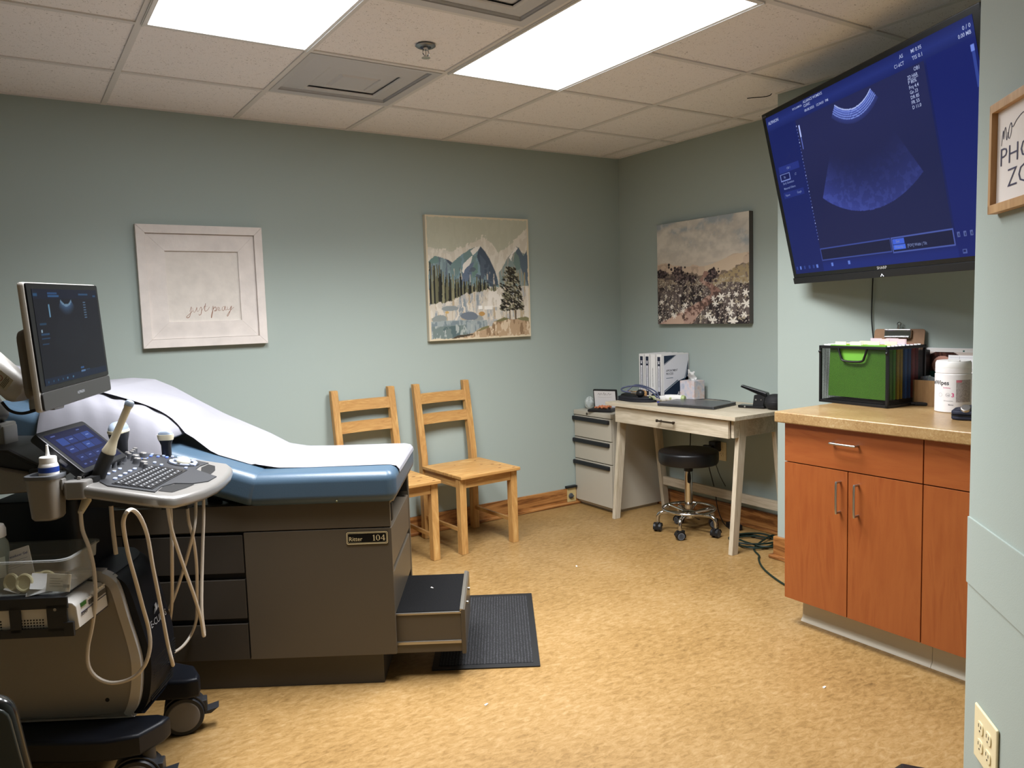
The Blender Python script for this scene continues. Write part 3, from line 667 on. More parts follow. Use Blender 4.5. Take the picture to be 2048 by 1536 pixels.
part('back_support', MB().box(-.85, -.05, .03, TB-.04, -.05, -.022, bev=.004, M=MB_).box(-.62, -.58, .05, .09, .60, .745).box(-.62, -.58, TB-.1, TB-.06, .60, .745), black, r)
part('upholstery_button', MB().sphere((-.13, -.0525, .694), .004, .003, .004, 10), mat('button_brass', '#6d6a4c', .4, metal=.5), sc)

# pillow under the paper
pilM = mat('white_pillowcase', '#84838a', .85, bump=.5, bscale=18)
def pillow_pt(a, b):
    u = -.70-.43*a; v = -.105+.56*b
    e = max(0, 1-abs(2*a-1)**3.2)**.55*max(0, 1-abs(2*b-1)**3.6)**.55
    return u, v, e
def back_top(u): return HZ+.098/math.cos(BA)+(-(u-HX))*math.tan(BA)
t = MB()
def fp(a, b):
    u, v, e = pillow_pt(a, b); n = .006*math.sin(v*70+u*30)*math.sin(u*55)*(1 if v < .1 else .3)
    drop = .05*max(0, (-.02-v)/.085)**2*3
    return Vector((u, v, back_top(u)+.045+.062*e+n*e-drop))
def fq(a, b):
    u, v, e = pillow_pt(a, b); drop = .05*max(0, (-.02-v)/.085)**2*3
    return Vector((u, v, max(back_top(u)+.045-.036*e-drop, back_top(u)+.003 if v > -.02 else 0)))
t.grid(fp, 44, 40); t.grid(fq, 44, 40); bmesh.ops.remove_doubles(t.bm, verts=t.bm.verts, dist=.002); bmesh.ops.recalc_face_normals(t.bm, faces=t.bm.faces)
w3 = lambda u, v, z: (TO[0]+math.cos(TA)*u-math.sin(TA)*v, TO[1]+math.sin(TA)*u+math.cos(TA)*v, z)
solo('pillow', t, pilM, 'white pillow half covered by paper at the raised end of the exam table', 'pillow', w3(-.9, .17, 1.0), TA, world=False, angle=80) if False else None
def local_solo(name, mb, mat_, label, cat, o, ang, base, **k):
    """mesh drawn in the frame (o, ang); origin moved to base (given in that frame)"""
    bmesh.ops.transform(mb.bm, matrix=Matrix.Translation(-Vector(base)), verts=mb.bm.verts)
    c, s_ = math.cos(ang), math.sin(ang)
    return solo(name, mb, mat_, label, cat, (o[0]+c*base[0]-s_*base[1], o[1]+s_*base[0]+c*base[1], base[2]), ang, world=False, **k)
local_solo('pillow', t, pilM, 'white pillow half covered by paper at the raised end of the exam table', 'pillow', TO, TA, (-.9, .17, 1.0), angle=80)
# paper
pu_ = [.0815, .079, .069, .045, .0, -.1, -.25, -.36, -.44, -.522, -.707, -.82, -.908, -.988, -1.08, -1.171, -1.27, -1.345]
pz_ = [.768, .780, .792, .7972, .7978, .7975, .7975, .800, .815, .862, .950, 1.015, 1.068, 1.104, 1.113, 1.108, 1.10, 1.115]
def paper(a, b):
    k = a*(len(pu_)-1); u = float(np.interp(k, range(len(pu_)), pu_)); z = float(np.interp(k, range(len(pz_)), pz_)); v = .060+.468*b
    if u < -.45:
        zb = back_top(u)+.0022; f = .06+.94*min(1, b*1.7) if u > -.66 else min(1, .25+b*1.6+min(1, (-.66-u)/.12)*.6)
        z = max(zb, zb+(z-zb)*f); 
        if u < -.7 and b < .25: z = max(z, back_top(u)+.06+.05*min(1, (-.7-u)/.1)-.01)
    if u < -.56:
        aa = min(1, max(0, (-.70-u)/.43)); bb = min(1, max(0, (v+.105)/.56)); e_ = max(0, 1-abs(2*aa-1)**3.2)**.55*max(0, 1-abs(2*bb-1)**3.6)**.55; k_ = min(1, max(0, (-.56-u)/.14)); k_ = k_*k_*(3-2*k_)
        z = max(z, back_top(u)+.052*k_+.066*e_*k_)
    return Vector((u, v, z+.0004*math.sin(v*19+u*7)))
t = MB().grid(paper, 110, 30)
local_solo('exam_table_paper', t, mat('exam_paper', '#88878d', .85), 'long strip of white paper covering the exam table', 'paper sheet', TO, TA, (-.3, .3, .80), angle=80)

# floor mat
r = thing('floor_mat', 'black ribbed floor mat in front of the exam table step', 'mat', w3(.37, .46, 0), TA)
bmR = mat('mat_rubber', '#111112', .6)
m = MB().ring(rrect(-.205, .205, -.383, .383, .004, 2), rrect(-.178, .178, -.350, .350, .003, 2), 0.0005, .005); part('border', m, bmR, r)
def ribbed():
    m_, nt, b = _new('ribbed_carpet'); L = nt.links; tc = nt.nodes.new('ShaderNodeTexCoord')
    wv = nt.nodes.new('ShaderNodeTexWave'); wv.inputs['Scale'].default_value = 26; wv.inputs['Distortion'].default_value = 1.2; wv.bands_direction = 'X'
    n = nt.nodes.new('ShaderNodeTexNoise'); n.inputs['Scale'].default_value = 210; n.inputs['Detail'].default_value = 4
    L.new(tc.outputs['Object'], wv.inputs['Vector']); L.new(tc.outputs['Object'], n.inputs['Vector'])
    mx = nt.nodes.new('ShaderNodeMix'); mx.inputs['Factor'].default_value = .74; L.new(wv.outputs['Fac'], mx.inputs['A']); L.new(n.outputs['Fac'], mx.inputs['B'])
    rr = ramp(nt, [(.32, '#09090a'), (.55, '#1a1a1c'), (.75, '#3c3c3f')]); L.new(mx.outputs['Result'], rr.inputs['Fac']); L.new(rr.outputs['Color'], b.inputs['Base Color']); b.inputs['Roughness'].default_value = .95
    bp = nt.nodes.new('ShaderNodeBump'); bp.inputs['Strength'].default_value = .8; bp.inputs['Distance'].default_value = .004; L.new(mx.outputs['Result'], bp.inputs['Height']); L.new(bp.outputs['Normal'], b.inputs['Normal']); return m_
part('carpet', MB().box(-.18, .18, -.352, .352, .0005, .0065), ribbed(), r)

# ================================================================== CHAIRS
pst = [(.25, '#a5763f'), (.42, '#bc9054'), (.55, '#c9a164'), (.72, '#d6b47b')]
pineZ = wood('pine_upright', pst, axis='z', scale=13, stretch=9, rough=.5, rings=4)
pineX = wood('pine_rail', pst, axis='x', scale=13, stretch=8, rough=.5, rings=4)
pineY = wood('pine_side', pst, axis='y', scale=13, stretch=8, rough=.5, rings=4)
knotM = mat('pine_knot', '#6b3f1f', .55)
def knot(m, x, y, rx, ry, P): m.prism([(x+rx*math.cos(i*PI/6), y+ry*math.sin(i*PI/6)) for i in range(12)], 0, .0004, M=P)
def chair(label, loc, rz, knots):
    r = thing('dining_chair', label, 'chair', loc, rz, 'pine chairs along the back wall')
    # local: x width, -y towards the room, origin on the floor between the legs
    for sx in (-1, 1):
        x = sx*.175
        m = MB().box(x-.021, x+.021, -.235, -.19, 0, .428, bev=.003); part('leg', m, pineZ, r)
        q = [(x-.0205, .185, 0), (x+.0205, .185, 0), (x+.0205, .228, 0), (x-.0205, .228, 0)]
        lv = [(0, .178, .224), (.40, .176, .222), (.50, .180, .224), (.928, .245, .281)]
        t = MB(); t.loft([[Vector((x-.0205, a, z)), Vector((x+.0205, a, z)), Vector((x+.0205, b_, z)), Vector((x-.0205, b_, z))] for z, a, b_ in lv])
        bmesh.ops.bevel(t.bm, geom=[e for e in t.bm.edges], offset=.003, segments=1, affect='EDGES'); part('back_leg', t, pineZ, r)
        part('side_rail', MB().box(x-.011, x+.011, -.19, .18, .372, .425, bev=.002), pineY, r)
        part('side_stretcher', MB().box(x-.008, x+.008, -.195, .185, .120, .142, bev=.004), pineY, r)
    part('front_rail', MB().box(-.156, .156, -.228, -.206, .372, .425, bev=.002), pineX, r)
    part('rear_rail', MB().box(-.156, .156, .185, .207, .372, .425, bev=.002), pineX, r)
    m = MB()
    for k in range(5): m.box(-.202+k*.0808, -.202+(k+1)*.0808-.0006, -.262, .172, .428, .447, bev=.004) if False else None
    m = MB()
    ys = [-.262+k*.0868 for k in range(6)]
    for k in range(5): m.box(-.203, .203, ys[k], ys[k+1]-.0008, .428, .447, bev=.0035, seg=3)
    seat = part('seat', m, pineX, r)
    k_ = MB(); Pt = Matrix.Translation((0, 0, .4471))
    for x, y, a in knots: knot(k_, x, y, a, a*.6, Pt)
    part('knot', k_, knotM, seat)
    for z, yb in ((.838, .231), (.716, .213)):
        t = MB(); R = []
        for i in range(9):
            x = -.156+.312*i/8; c = .012*(1-((i-4)/4)**2)
            R.append([Vector((x, yb+c, z-.031)), Vector((x, yb+c+.018, z-.028)), Vector((x, yb+c+.026, z+.031)), Vector((x, yb+c+.008, z+.029))])
        t.loft(R); part('back_slat', t, pineX, r)
    return r
ch = chair('pine ladder-back chair standing free, right one of the pair, by the oak baseboard', (2.222, 3.955, 0), math.radians(3), [(.10, -.2, .010), (.13, -.08, .012), (.15, -.13, .008), (.08, -.04, .009), (.17, -.24, .010), (.12, .09, .008), (-.05, .05, .006)])
c2 = dup(ch, (1.705, 3.948, 0), math.radians(1.5), 'pine ladder-back chair half hidden behind the foot of the exam table', 'pine chairs along the back wall')

# ================================================================== FILE CABINET
put = mat('putty_enamel', '#b3ac9c', .42, bump=.03)
r = thing('file_cabinet', 'putty coloured three-drawer metal file cabinet in the corner left of the desk', 'file cabinet', (3.25, 4.045, 0))
y0, y1 = 3.848, 4.238
m = MB().box(3.262, 3.688, y0, y1, .018, .655, bev=.003).box(3.285, 3.66, y0+.015, y1-.015, 0.0, .03); part('body', m, put, r, world=True)
part('top_panel', MB().box(3.242, 3.688, y0-.001, y1+.001, .628, .660, bev=.004), put, r, world=True)
part('kick_plate', MB().box(3.275, 3.285, y0+.012, y1-.012, .006, .034), mat('kick_putty', '#847d70', .5), r, world=True)  # kick plate in a darker putty tone than the body
barM = mat('black_pull', '#191a1e', .4)
for z0, z1 in ((.478, .624), (.326, .472), (.036, .320)):
    d = part('drawer', MB().box(3.245, 3.262, y0+.002, y1-.002, z0, z1, bev=.003), put, r, world=True)
    part('handle', MB().box(3.228, 3.247, y0+.014, y1+.006, z1-.034, z1-.006, bev=.007, seg=3), barM, d, world=True)
part('lock', MB().cyl((3.2425, 4.09, .643), (3.238, 4.09, .643), .008, n=16).box(3.2365, 3.2385, 4.089, 4.091, .637, .649), mat('lock_metal', '#5d574c', .4, metal=.7), r, world=True)

# ================================================================== DESK
dst = [(.25, '#93876f'), (.42, '#b3a78f'), (.55, '#c4b8a2'), (.72, '#d6ccb9')]
deskY = wood('washed_oak', dst, axis='y', scale=17, stretch=11, rough=.55, dist=1.6, fine=.4)
deskZ = wood('washed_oak_upright', dst, axis='z', scale=17, stretch=11, rough=.55, dist=1.6, fine=.4)
r = thing('desk', 'washed oak writing desk with one drawer and slanted legs against the right wall', 'desk', (3.42, 3.26, 0))
DX, DY0, DY1, DZ = 3.152, 2.742, 3.79, .757
part('tabletop', MB().box(DX, 3.688, DY0, DY1, DZ-.022, DZ, bev=.002), deskY, r, world=True)
part('apron', MB().box(DX+.045, 3.66, DY0+.048, DY0+.066, .635, DZ-.022).box(DX+.045, 3.66, DY1-.085, DY1-.067, .635, DZ-.022).box(3.64, 3.66, DY0+.048, DY1-.067, .635, DZ-.022), deskY, r, world=True)
d = part('drawer', MB().box(DX+.024, DX+.042, DY0+.068, DY1-.066, .632, .728, bev=.002).box(DX+.042, 3.55, DY0+.09, DY1-.1, .645, .66), deskY, r, world=True)
m = MB()
for y in (3.205, 3.31): m.cyl((DX+.024, y, .681), (DX+.002, y, .681), .004)
m.box(DX-.005, DX+.003, 3.185, 3.33, .676, .686, bev=.002).box(DX-.006, DX+.004, 3.185, 3.197, .673, .689, bev=.002).box(DX-.006, DX+.004, 3.318, 3.33, .673, .689, bev=.002)
part('handle', m, mat('dark_bronze', '#4c443b', .35, metal=.8), d, world=True)
def leg(xt, xb, yc, w_=.045, t_=.028):
    return MB().hexa([(xb-w_/2, yc-t_/2, 0), (xb+w_/2, yc-t_/2, 0), (xb+w_/2, yc+t_/2, 0), (xb-w_/2, yc+t_/2, 0), (xt-w_/2-.006, yc-t_/2, DZ-.023), (xt+w_/2+.006, yc-t_/2, DZ-.023), (xt+w_/2+.006, yc+t_/2, DZ-.023), (xt-w_/2-.006, yc+t_/2, DZ-.023)], bev=.002)
for yc in (DY0+.060, DY1-.030):
    part('leg', leg(3.275, 3.20, yc), deskZ, r, world=True)
    part('leg', leg(3.55, 3.635, yc), deskZ, r, world=True)
part('stretcher', MB().box(3.60, 3.618, DY0+.074, DY1-.044, .165, .222, bev=.002), deskY, r, world=True)

# ================================================================== STOOL
r = thing('stool', 'black round stool on chrome five-star wheeled base under the desk', 'stool', (3.335, 3.255, 0))
bv = mat('black_vinyl', '#0f0f11', .38, spec=.5)
m = MB().lathe([(.001, .414), (.15, .414), (.168, .418), (.174, .43), (.176, .455), (.176, .478), (.174, .487), (.168, .493), (.14, .497), (.001, .499)], n=56); part('seat', m, bv, r)
m = MB().cyl((0, 0, .30), (0, 0, .405), .013).cyl((0, 0, .395), (0, 0, .414), .045, n=24); part('piston', m, steel, r)
m = MB().cyl((0, 0, .145), (0, 0, .375), .0235, n=28).lathe([(.024, .13), (.04, .125), (.042, .105), (.036, .09), (.001, .09)]); part('column', m, chrome, r)
m = MB().cyl((0, 0, .368), (0, 0, .386), .026, n=24, bev=.003); part('collar', m, black, r)
m = MB().loft([[Vector((-.022+.014*s_*math.cos(a), -.022+.005*math.sin(a)-.004, z)) for a in [2*PI*k/12 for k in range(12)]] for z, s_ in ((.372, .5), (.36, .7), (.345, 1), (.325, 1.1), (.31, .9), (.303, .4))]); part('height_lever', m, black, r)
m = MB().torus((0, 0, .142), .152, .0085, n=56)
for k in range(5):
    a = math.radians(90+72*k+8); m.tube([(.03*math.cos(a), .03*math.sin(a), .120), (.152*math.cos(a), .152*math.sin(a), .142)], .0065, sub=1)
part('foot_ring', m, chrome, r)
gr = mat('grey_tyre', '#5c6066', .5)
angs = [72*k+ -80 for k in range(5)]
for A in angs:
    a = math.radians(A); c, s_ = math.cos(a), math.sin(a)
    m = MB().tube([(.03*c, .03*s_, .108), (.10*c, .10*s_, .116), (.150*c, .150*s_, .118), (.176*c, .176*s_, .104), (.183*c, .183*s_, .075), (.183*c, .183*s_, .056)], .0115, n=12); part('leg', m, chrome, r)
    x, y = .183*c, .183*s_; ca = a+1.1+A*.013; q = plane((x, y, 0), (math.cos(ca), math.sin(ca), 0), (-math.sin(ca), math.cos(ca), 0))
    m = MB()
    for sx in (-1, 1): m.cyl((sx*.008+.006*sx*0, .0, .025), (sx*.021, 0, .025), .025, n=24, bev=.004, M=q)
    m.prism([(-.008, -.027), (.008, -.027), (.008, .02), (-.008, .02)], .028, .056, M=q, bev=.002)
    rings = []
    for k in range(9):
        b_ = math.radians(-20+200*k/8); rings.append([Vector((-.023, -.028*math.cos(b_), .025+.028*math.sin(b_))), Vector((.023, -.028*math.cos(b_), .025+.028*math.sin(b_))), Vector((.023, -.0255*math.cos(b_), .025+.0255*math.sin(b_))), Vector((-.023, -.0255*math.cos(b_), .025+.0255*math.sin(b_)))])
    m.loft(rings, M=q); cas = part('caster', m, black, r)
    for sx in (-1, 1):
        m = MB(); m.lathe([(.016, 0), (.019, .0006), (.021, 0)], n=24, M=q @ plane((sx*.0212, 0, .025), (0, 1, 0) if sx > 0 else (0, -1, 0), (0, 0, 1)))
        part('wheel_ring', m, gr, cas)
# ================================================================== BASE CABINETS
cst = [(.25, '#642c10'), (.42, '#7c3c1a'), (.55, '#8a4720'), (.72, '#965327')]
chZ = wood('cherry_laminate', cst, axis='z', scale=7, stretch=7, rough=.36, rings=2.2, dist=3, fine=.2)
chY = wood('cherry_laminate_drawer', cst, axis='y', scale=7, stretch=7, rough=.36, rings=2.2, dist=3, fine=.2)
cherE = mat('cherry_edge', '#6e3416', .45)
vinylB = mat('vinyl_cove_base', '#c9c0ac', .5)
CF_, CY1, CYM, CY0 = 2.66, 2.055, 1.474, .97
CTOP = .852
def bar_handle(p0, p1, out, r=.0045):
    p0, p1, o = Vector(p0), Vector(p1), Vector(out); d = (p1-p0).normalized()*.008
    return MB().tube([p0, p0+o*.75, p0+o+d, p1+o-d, p1+o*.75, p1], r, n=10, sub=5)
def cabinet(lab, ya, yb, doors):
    r = thing('base_cabinet', lab, 'cabinet', (CF_+.3, (ya+yb)/2, 0))
    part('carcass', MB().box(CF_+.02, AX-.001, ya+.0005, yb-.0005, .115, CTOP), cherE, r, world=True)
    b = part('toe_kick', MB().box(CF_+.085, AX-.02, ya+.0005, yb-.03*(yb == CY1)-.0005, 0, .116), vinylB, r, world=True)
    m = MB(); prof = [(0, .0), (.016, 0), (.013, .006), (.004, .018), (.0, .112)]
    y1_ = yb-.03*(yb == CY1)
    m.loft([[Vector((CF_+.085-x, y, z)) for x, z in prof] for y in (ya+.001, y1_-.0006)]); part('cove_base', m, vinylB, b, world=True)
    dz = .692
    d = part('drawer', MB().box(CF_, CF_+.019, ya+.002, yb-.002, dz, CTOP-.003, bev=.0012), chY, r, world=True)
    yc = (ya+yb)/2+.01
    part('handle', bar_handle((CF_, yc+.052, .795), (CF_, yc-.052, .795), (-.028, 0, 0)), steel, d, world=True)
    n = len(doors)-1
    for k in range(n):
        a, b2 = doors[k], doors[k+1]
        d = part('door', MB().box(CF_, CF_+.019, a+.0018, b2-.0018, .113, dz-.004, bev=.0012), chZ, r, world=True)
        yh = (a+.032) if (k == 1 or n == 1) else b2-.044
        part('handle', bar_handle((CF_, yh, .645), (CF_, yh, .527), (-.028, 0, 0)), steel, d, world=True)
    return r
cabinet('cherry base cabinet with one drawer over two doors, nearest the desk', CYM, CY1, [CYM, 1.765, CY1])
cabinet('cherry base cabinet partly hidden behind the diagonal partition', CY0, CYM, [CY0, CYM])
def counter_mat():
    m, nt, b = _new('speckled_laminate'); L = nt.links; tc = nt.nodes.new('ShaderNodeTexCoord')
    a = nt.nodes.new('ShaderNodeTexNoise'); a.inputs['Scale'].default_value = 75; a.inputs['Detail'].default_value = 8; a.inputs['Roughness'].default_value = .7; a.inputs['Distortion'].default_value = 1.4
    c = nt.nodes.new('ShaderNodeTexNoise'); c.inputs['Scale'].default_value = 6; c.inputs['Detail'].default_value = 5
    for n in (a, c): L.new(tc.outputs['Object'], n.inputs['Vector'])
    mx = nt.nodes.new('ShaderNodeMix'); mx.inputs['Factor'].default_value = .35; L.new(a.outputs['Fac'], mx.inputs['A']); L.new(c.outputs['Fac'], mx.inputs['B'])
    r = ramp(nt, [(.3, '#6f5330'), (.42, '#8f7048'), (.52, '#9f8055'), (.6, '#ab9065'), (.7, '#bdae8c')]); L.new(mx.outputs['Result'], r.inputs['Fac']); L.new(r.outputs['Color'], b.inputs['Base Color']); b.inputs['Roughness'].default_value = .3
    return m
KZ = .898
m = MB().box(2.628, AX, CY0-.015, 2.082, CTOP+.001, KZ, bev=.006, seg=3)
solo('countertop', m, counter_mat(), 'speckled tan laminate countertop over the cherry cabinets', 'countertop', (2.98, 1.53, CTOP))

# ================================================================== TELEVISION
TVR = (math.radians(12.4), 0, math.radians(-113.08))
TVO = Vector((3.0887, 2.5197, 2.2329))
r = thing('television', 'large wall-mounted black television showing a blue ultrasound scan', 'television', TVO, rot=TVR)
TW, TH = 1.360, .82
bez = mat('tv_bezel', '#0c0c0e', .25, spec=.6)
m = MB().box(0, TW, 0, .035, -.792, 0, bev=.004).box(.18, TW-.18, .03, .075, -.62, -.12, bev=.02); part('housing', m, bez, r)
part('lower_bezel', MB().box(.002, TW-.002, -.006, .03, -TH, -.790, bev=.003), mat('tv_lower', '#18181a', .4), r)
def tv_picture():
    nx, ny = 520, 292; sw, sh = 1.292, .748
    A, B = np.meshgrid(np.linspace(.032, .032+sw, nx), np.linspace(.024, .024+sh, ny)); img = np.zeros((ny, nx, 3)); X, Y = (A-.032)/sw, (B-.024)/sh
    n = vnoise(X, Y, 60, 40, 3, 21); n1 = vnoise(X, Y, 4, 4, 3, 22)
    img[:] = rgb('#141d55'); blend(img, np.clip(1-abs(B-.06)/.05, 0, 1)*.6, '#2a3a86'); blend(img, np.clip((B-.70)/.05, 0, 1)*.7, '#1c2c7a')
    blend(img, (A < .27) & (B > .09), '#15205c'); blend(img, ((A > 1.10) & (B > .09))*.9, '#141f63')
    cen = (A > .272) & (A < 1.092) & (B > .092) & (B < .728); blend(img, cen, '#1b2049'); blend(img, cen*np.clip((.40-B)*3, 0, .6), '#262a55')
    # top arcs
    cx, cy = .683, -.02
    R = np.hypot(A-cx, B-cy); th = np.degrees(np.arctan2(A-cx, B-cy)); s_ = abs(th) < 43
    cx2 = .683; R = np.hypot((A-cx2), (B+.035)); th = np.degrees(np.arctan2(A-cx2, B+.035))
    arc = (abs(th) < 40) & (R > .178) & (R < .235); blend(img, arc*np.clip((.245-R)/.06, 0, 1), '#4657ae'); blend(img, arc & ((np.sin((R-.178)*2*PI/.0088) > .1)) & (R < .218), '#7589d6'); blend(img, arc & (R < .183), '#a9b8ee')
    fan = (abs(th) < 33) & (R > .33) & (R < .581); k = np.clip((R-.36)/.22, 0, 1)**1.5*(.55+.45*np.clip((.75-A)/.4+.5, 0, 1)); blend(img, fan*k*.8, '#3a479c'); blend(img, fan*k*.35*(n > .55), '#4a58ac')
    # side bars
    blend(img, (A > .288) & (A < .296) & (B > .117) & (B < .17), '#aebcf5'); blend(img, (A > .289) & (A < .295) & (B > .17) & (B < .224), '#6272c8')
    for k in range(36): blend(img, (abs(A-.272) < .0022) & (abs(B-(.118+.0145*k)) < .0024), '#5d6db5' if k % 5 else '#aab8ee')
    def rect(a0, a1, b0, b1, c, f=None):
        blend(img, (A > a0) & (A < a1) & (B > b0) & (B < b1), c)
        if f: blend(img, (A > a0+.0045) & (A < a1-.0045) & (B > b0+.0045) & (B < b1-.0045), f)
    rect(.06, .235, .262, .292, '#22307a'); rect(.06, .145, .297, .331, '#7585c4', '#141c50'); rect(.06, .235, .40-.018, .412, '#1e2b72')
    rect(.27, .756, .669, .725, '#3a4a95', '#171b3a'); rect(.76, 1.094, .669, .730, '#4a5aa5', '#171b3a'); rect(.768, .835, .676, .695, '#3f5fd0'); rect(.768, .838, .699, .717, '#4468dc')
    rect(1.298, 1.312, .11, .13, '#6f86da'); rect(1.301, 1.312, .13, .24, '#30428f')
    for k, a in enumerate((.045, .075, .11, .15, .185, .215, .335, .46)): rect(a, a+.014, .738, .752, '#5f7bd0' if k in (1, 5, 6, 7) else '#2c3f86')
    for a in (1.108, 1.138, 1.168, 1.21): rect(a, a+.014, .684, .702, '#56639a', '#1a2250')
    rect(1.12, 1.14, .744, .760, '#4c5a9a', '#141d55')
    return img
Pt = front(-.0006) @ Matrix.Translation((.032, -.024, 0))
picture('screen', 1.292, .748, tv_picture(), Pt, vcol_mat('tv_screen', .25, 1.0, spec=.12), r)
txt = mat('screen_white', '#000000', .5, emit='#b4c0ea', es=.8)
Pq = front(-.0012)
TM = None
def T(s_, a, b, h=.0125, w_=None):
    m = MB(); m.text(s_, Pq @ Matrix.Translation((a, -b, 0)), h, width=w_, bold=.01); part('screen_text', m, TM, r)
TM = txt
T('ALPINION', .049, .060, .014, .092); T("ALLIANCE WOMEN'S", .356, .040, .011, .145); T('CLINIC', .356, .056, .011, .05); T('EYCLAIMGA', .268, .047, .008, .075); T('08.08.2025   12:34:01  PM', .356, .076, .010, .178)
T('AS', .98, .051, w_=.020); T('MI 0.95', 1.041, .051, w_=.052); T('TIS 0.1', 1.041, .075, w_=.050); T('C1-6CT', .947, .076, w_=.052); T('0 / 0', 1.278, .058, w_=.035); T('0.00 MB', 1.256, .078, w_=.055)
T('OB1', 1.04, .111, w_=.028); 
for k, s_ in enumerate(('2D HAR', 'P 80%', 'Frq 4.4', 'Gn 33', 'DR 85', 'FR 55', 'D 11.0')): T(s_, 1.003, .130+.0172*k, .0118, (.052, .042, .048, .040, .042, .040, .044)[k])
part('text_underline', MB().box(1.003, 1.055, -.0015, -.0010, -.1335, -.1322), txt, r)
txt2 = mat('screen_grey', '#000000', .5, emit='#8797d0', es=.7); TM = txt2
T('OB 1', .13, .282, .010, .03); T('Rt', .093, .319, .011, .014); T('LT', .188, .319, .010, .014); T('Early Gestation', .075, .346, .010, .095); T('Maternal Others', .075, .370, .010, .10); T('Report', .078, .402, .010, .038); T('Graph', .178, .402, .010, .036); T('Set', .788, .690, .010, .022); T('Priority', .781, .712, .010, .045); T('[FOV] Width | Tilt', .850, .712, .011, .105)
m = MB().text('SHARP', Pq @ Matrix.Translation((.645, -.7865, 0)), .011, width=.062, bold=.02); part('maker_logo', m, mat('logo_silver', '#c8c8c8', .3, metal=.5), r)
m = MB().text('AQUOS', Pq @ Matrix.Translation((.012, -.018, 0)), .0065, width=.028); part('corner_mark', m, mat('logo_grey', '#7d7d80', .4), r)
Pl2 = front(-.0066); m = MB().ribbon([(.667, -.816), (.676, -.806), (.685, -.816)], .003, .0004, Pl2, sub=1); part('indicator', m, mat('indicator_white', '#e9edf5', .5, emit='#e9edf5', es=.8), r)
# arm to the wall
inv = ROOT['television']
def tvl(p): return inv @ Vector(p)
a0 = Vector((TW*.5, .072, -.4)); a1 = tvl((AX-.03, 1.70, 1.80))
part('wall_arm', MB().cyl(a0, a1, .024).box(TW*.5-.12, TW*.5+.12, .070, .084, -.52, -.28, bev=.004), black, r)
m = MB().tube([(AX-.010, 2.088, 1.48), (AX-.010, 2.091, 1.40), (AX-.009, 2.094, 1.26), (AX-.008, 2.084, 1.16), (AX-.008, 2.07, 1.05), (AX-.008, 2.06, .93)], .0028, n=8)
solo('television_cable', m, black, 'thin black cable hanging down the wall below the television', 'cable', (AX-.01, 2.09, 1.2))

# ================================================================== COUNTER ITEMS
# hanging file box of black wire mesh
BXO = (3.026, 2.146); BXA = math.radians(-95.5); BW, BD, BH = .333, .235, .25
r = thing('mesh_file_box', 'black wire mesh file box full of coloured hanging folders on the countertop', 'file box', (BXO[0], BXO[1], KZ), BXA)
def mesh_mat():
    m, nt, b = _new('wire_mesh'); L = nt.links; tc = nt.nodes.new('ShaderNodeTexCoord'); b.inputs['Base Color'].default_value = lin('#0e0e10'); b.inputs['Roughness'].default_value = .4; b.inputs['Metallic'].default_value = .3
    sep = nt.nodes.new('ShaderNodeSeparateXYZ'); L.new(tc.outputs['Object'], sep.inputs[0])
    ad = nt.nodes.new('ShaderNodeMath'); ad.operation = 'ADD'; L.new(sep.outputs['X'], ad.inputs[0]); L.new(sep.outputs['Y'], ad.inputs[1])
    outs = []
    for sg in (1, -1):
        mm = nt.nodes.new('ShaderNodeMath'); mm.operation = 'MULTIPLY_ADD'; mm.inputs[1].default_value = sg; L.new(sep.outputs['Z'], mm.inputs[0]); L.new(ad.outputs[0], mm.inputs[2])
        sc = nt.nodes.new('ShaderNodeMath'); sc.operation = 'MULTIPLY'; sc.inputs[1].default_value = 230; L.new(mm.outputs[0], sc.inputs[0])
        fr = nt.nodes.new('ShaderNodeMath'); fr.operation = 'FRACT'; L.new(sc.outputs[0], fr.inputs[0])
        gt = nt.nodes.new('ShaderNodeMath'); gt.operation = 'GREATER_THAN'; gt.inputs[1].default_value = .30; L.new(fr.outputs[0], gt.inputs[0]); outs.append(gt)
    mu = nt.nodes.new('ShaderNodeMath'); mu.operation = 'MULTIPLY'; L.new(outs[0].outputs[0], mu.inputs[0]); L.new(outs[1].outputs[0], mu.inputs[1])
    tr = nt.nodes.new('ShaderNodeBsdfTransparent'); ms = nt.nodes.new('ShaderNodeMixShader'); L.new(mu.outputs[0], ms.inputs['Fac']); L.new(b.outputs['BSDF'], ms.inputs[1]); L.new(tr.outputs[0], ms.inputs[2])
    L.new(ms.outputs[0], nt.nodes['Material Output'].inputs['Surface']); return m
wm = mesh_mat(); wire = mat('black_wire', '#0e0e10', .4, spec=.5)
m = MB(); t_ = .005
for x, y in ((0, 0), (BW, 0), (0, BD), (BW, BD)): m.box(x-t_, x+t_, y-t_, y+t_, 0, BH, bev=.0015)
for z in (.006, BH-.005):
    for y in (0, BD): m.box(-t_, BW+t_, y-t_, y+t_, z-.006, z+.006, bev=.0015)
    for x in (0, BW): m.box(x-t_, x+t_, -t_, BD+t_, z-.006, z+.006, bev=.0015)
for x in (0, BW): m.sphere((x, -.003, BH-.026), .008, .008, .008, 10)
part('frame', m, wire, r)
hx0, hx1, hz = .095, .238, BH-.063
part('handle_cutout', MB().tube([(hx0, -.001, BH-.006), (hx0+.012, -.001, hz+.02), (hx0+.03, -.001, hz), (hx1-.03, -.001, hz), (hx1-.012, -.001, hz+.02), (hx1, -.001, BH-.006)], .0048, n=8, sub=4), wire, r)
m = MB(); z0 = .012
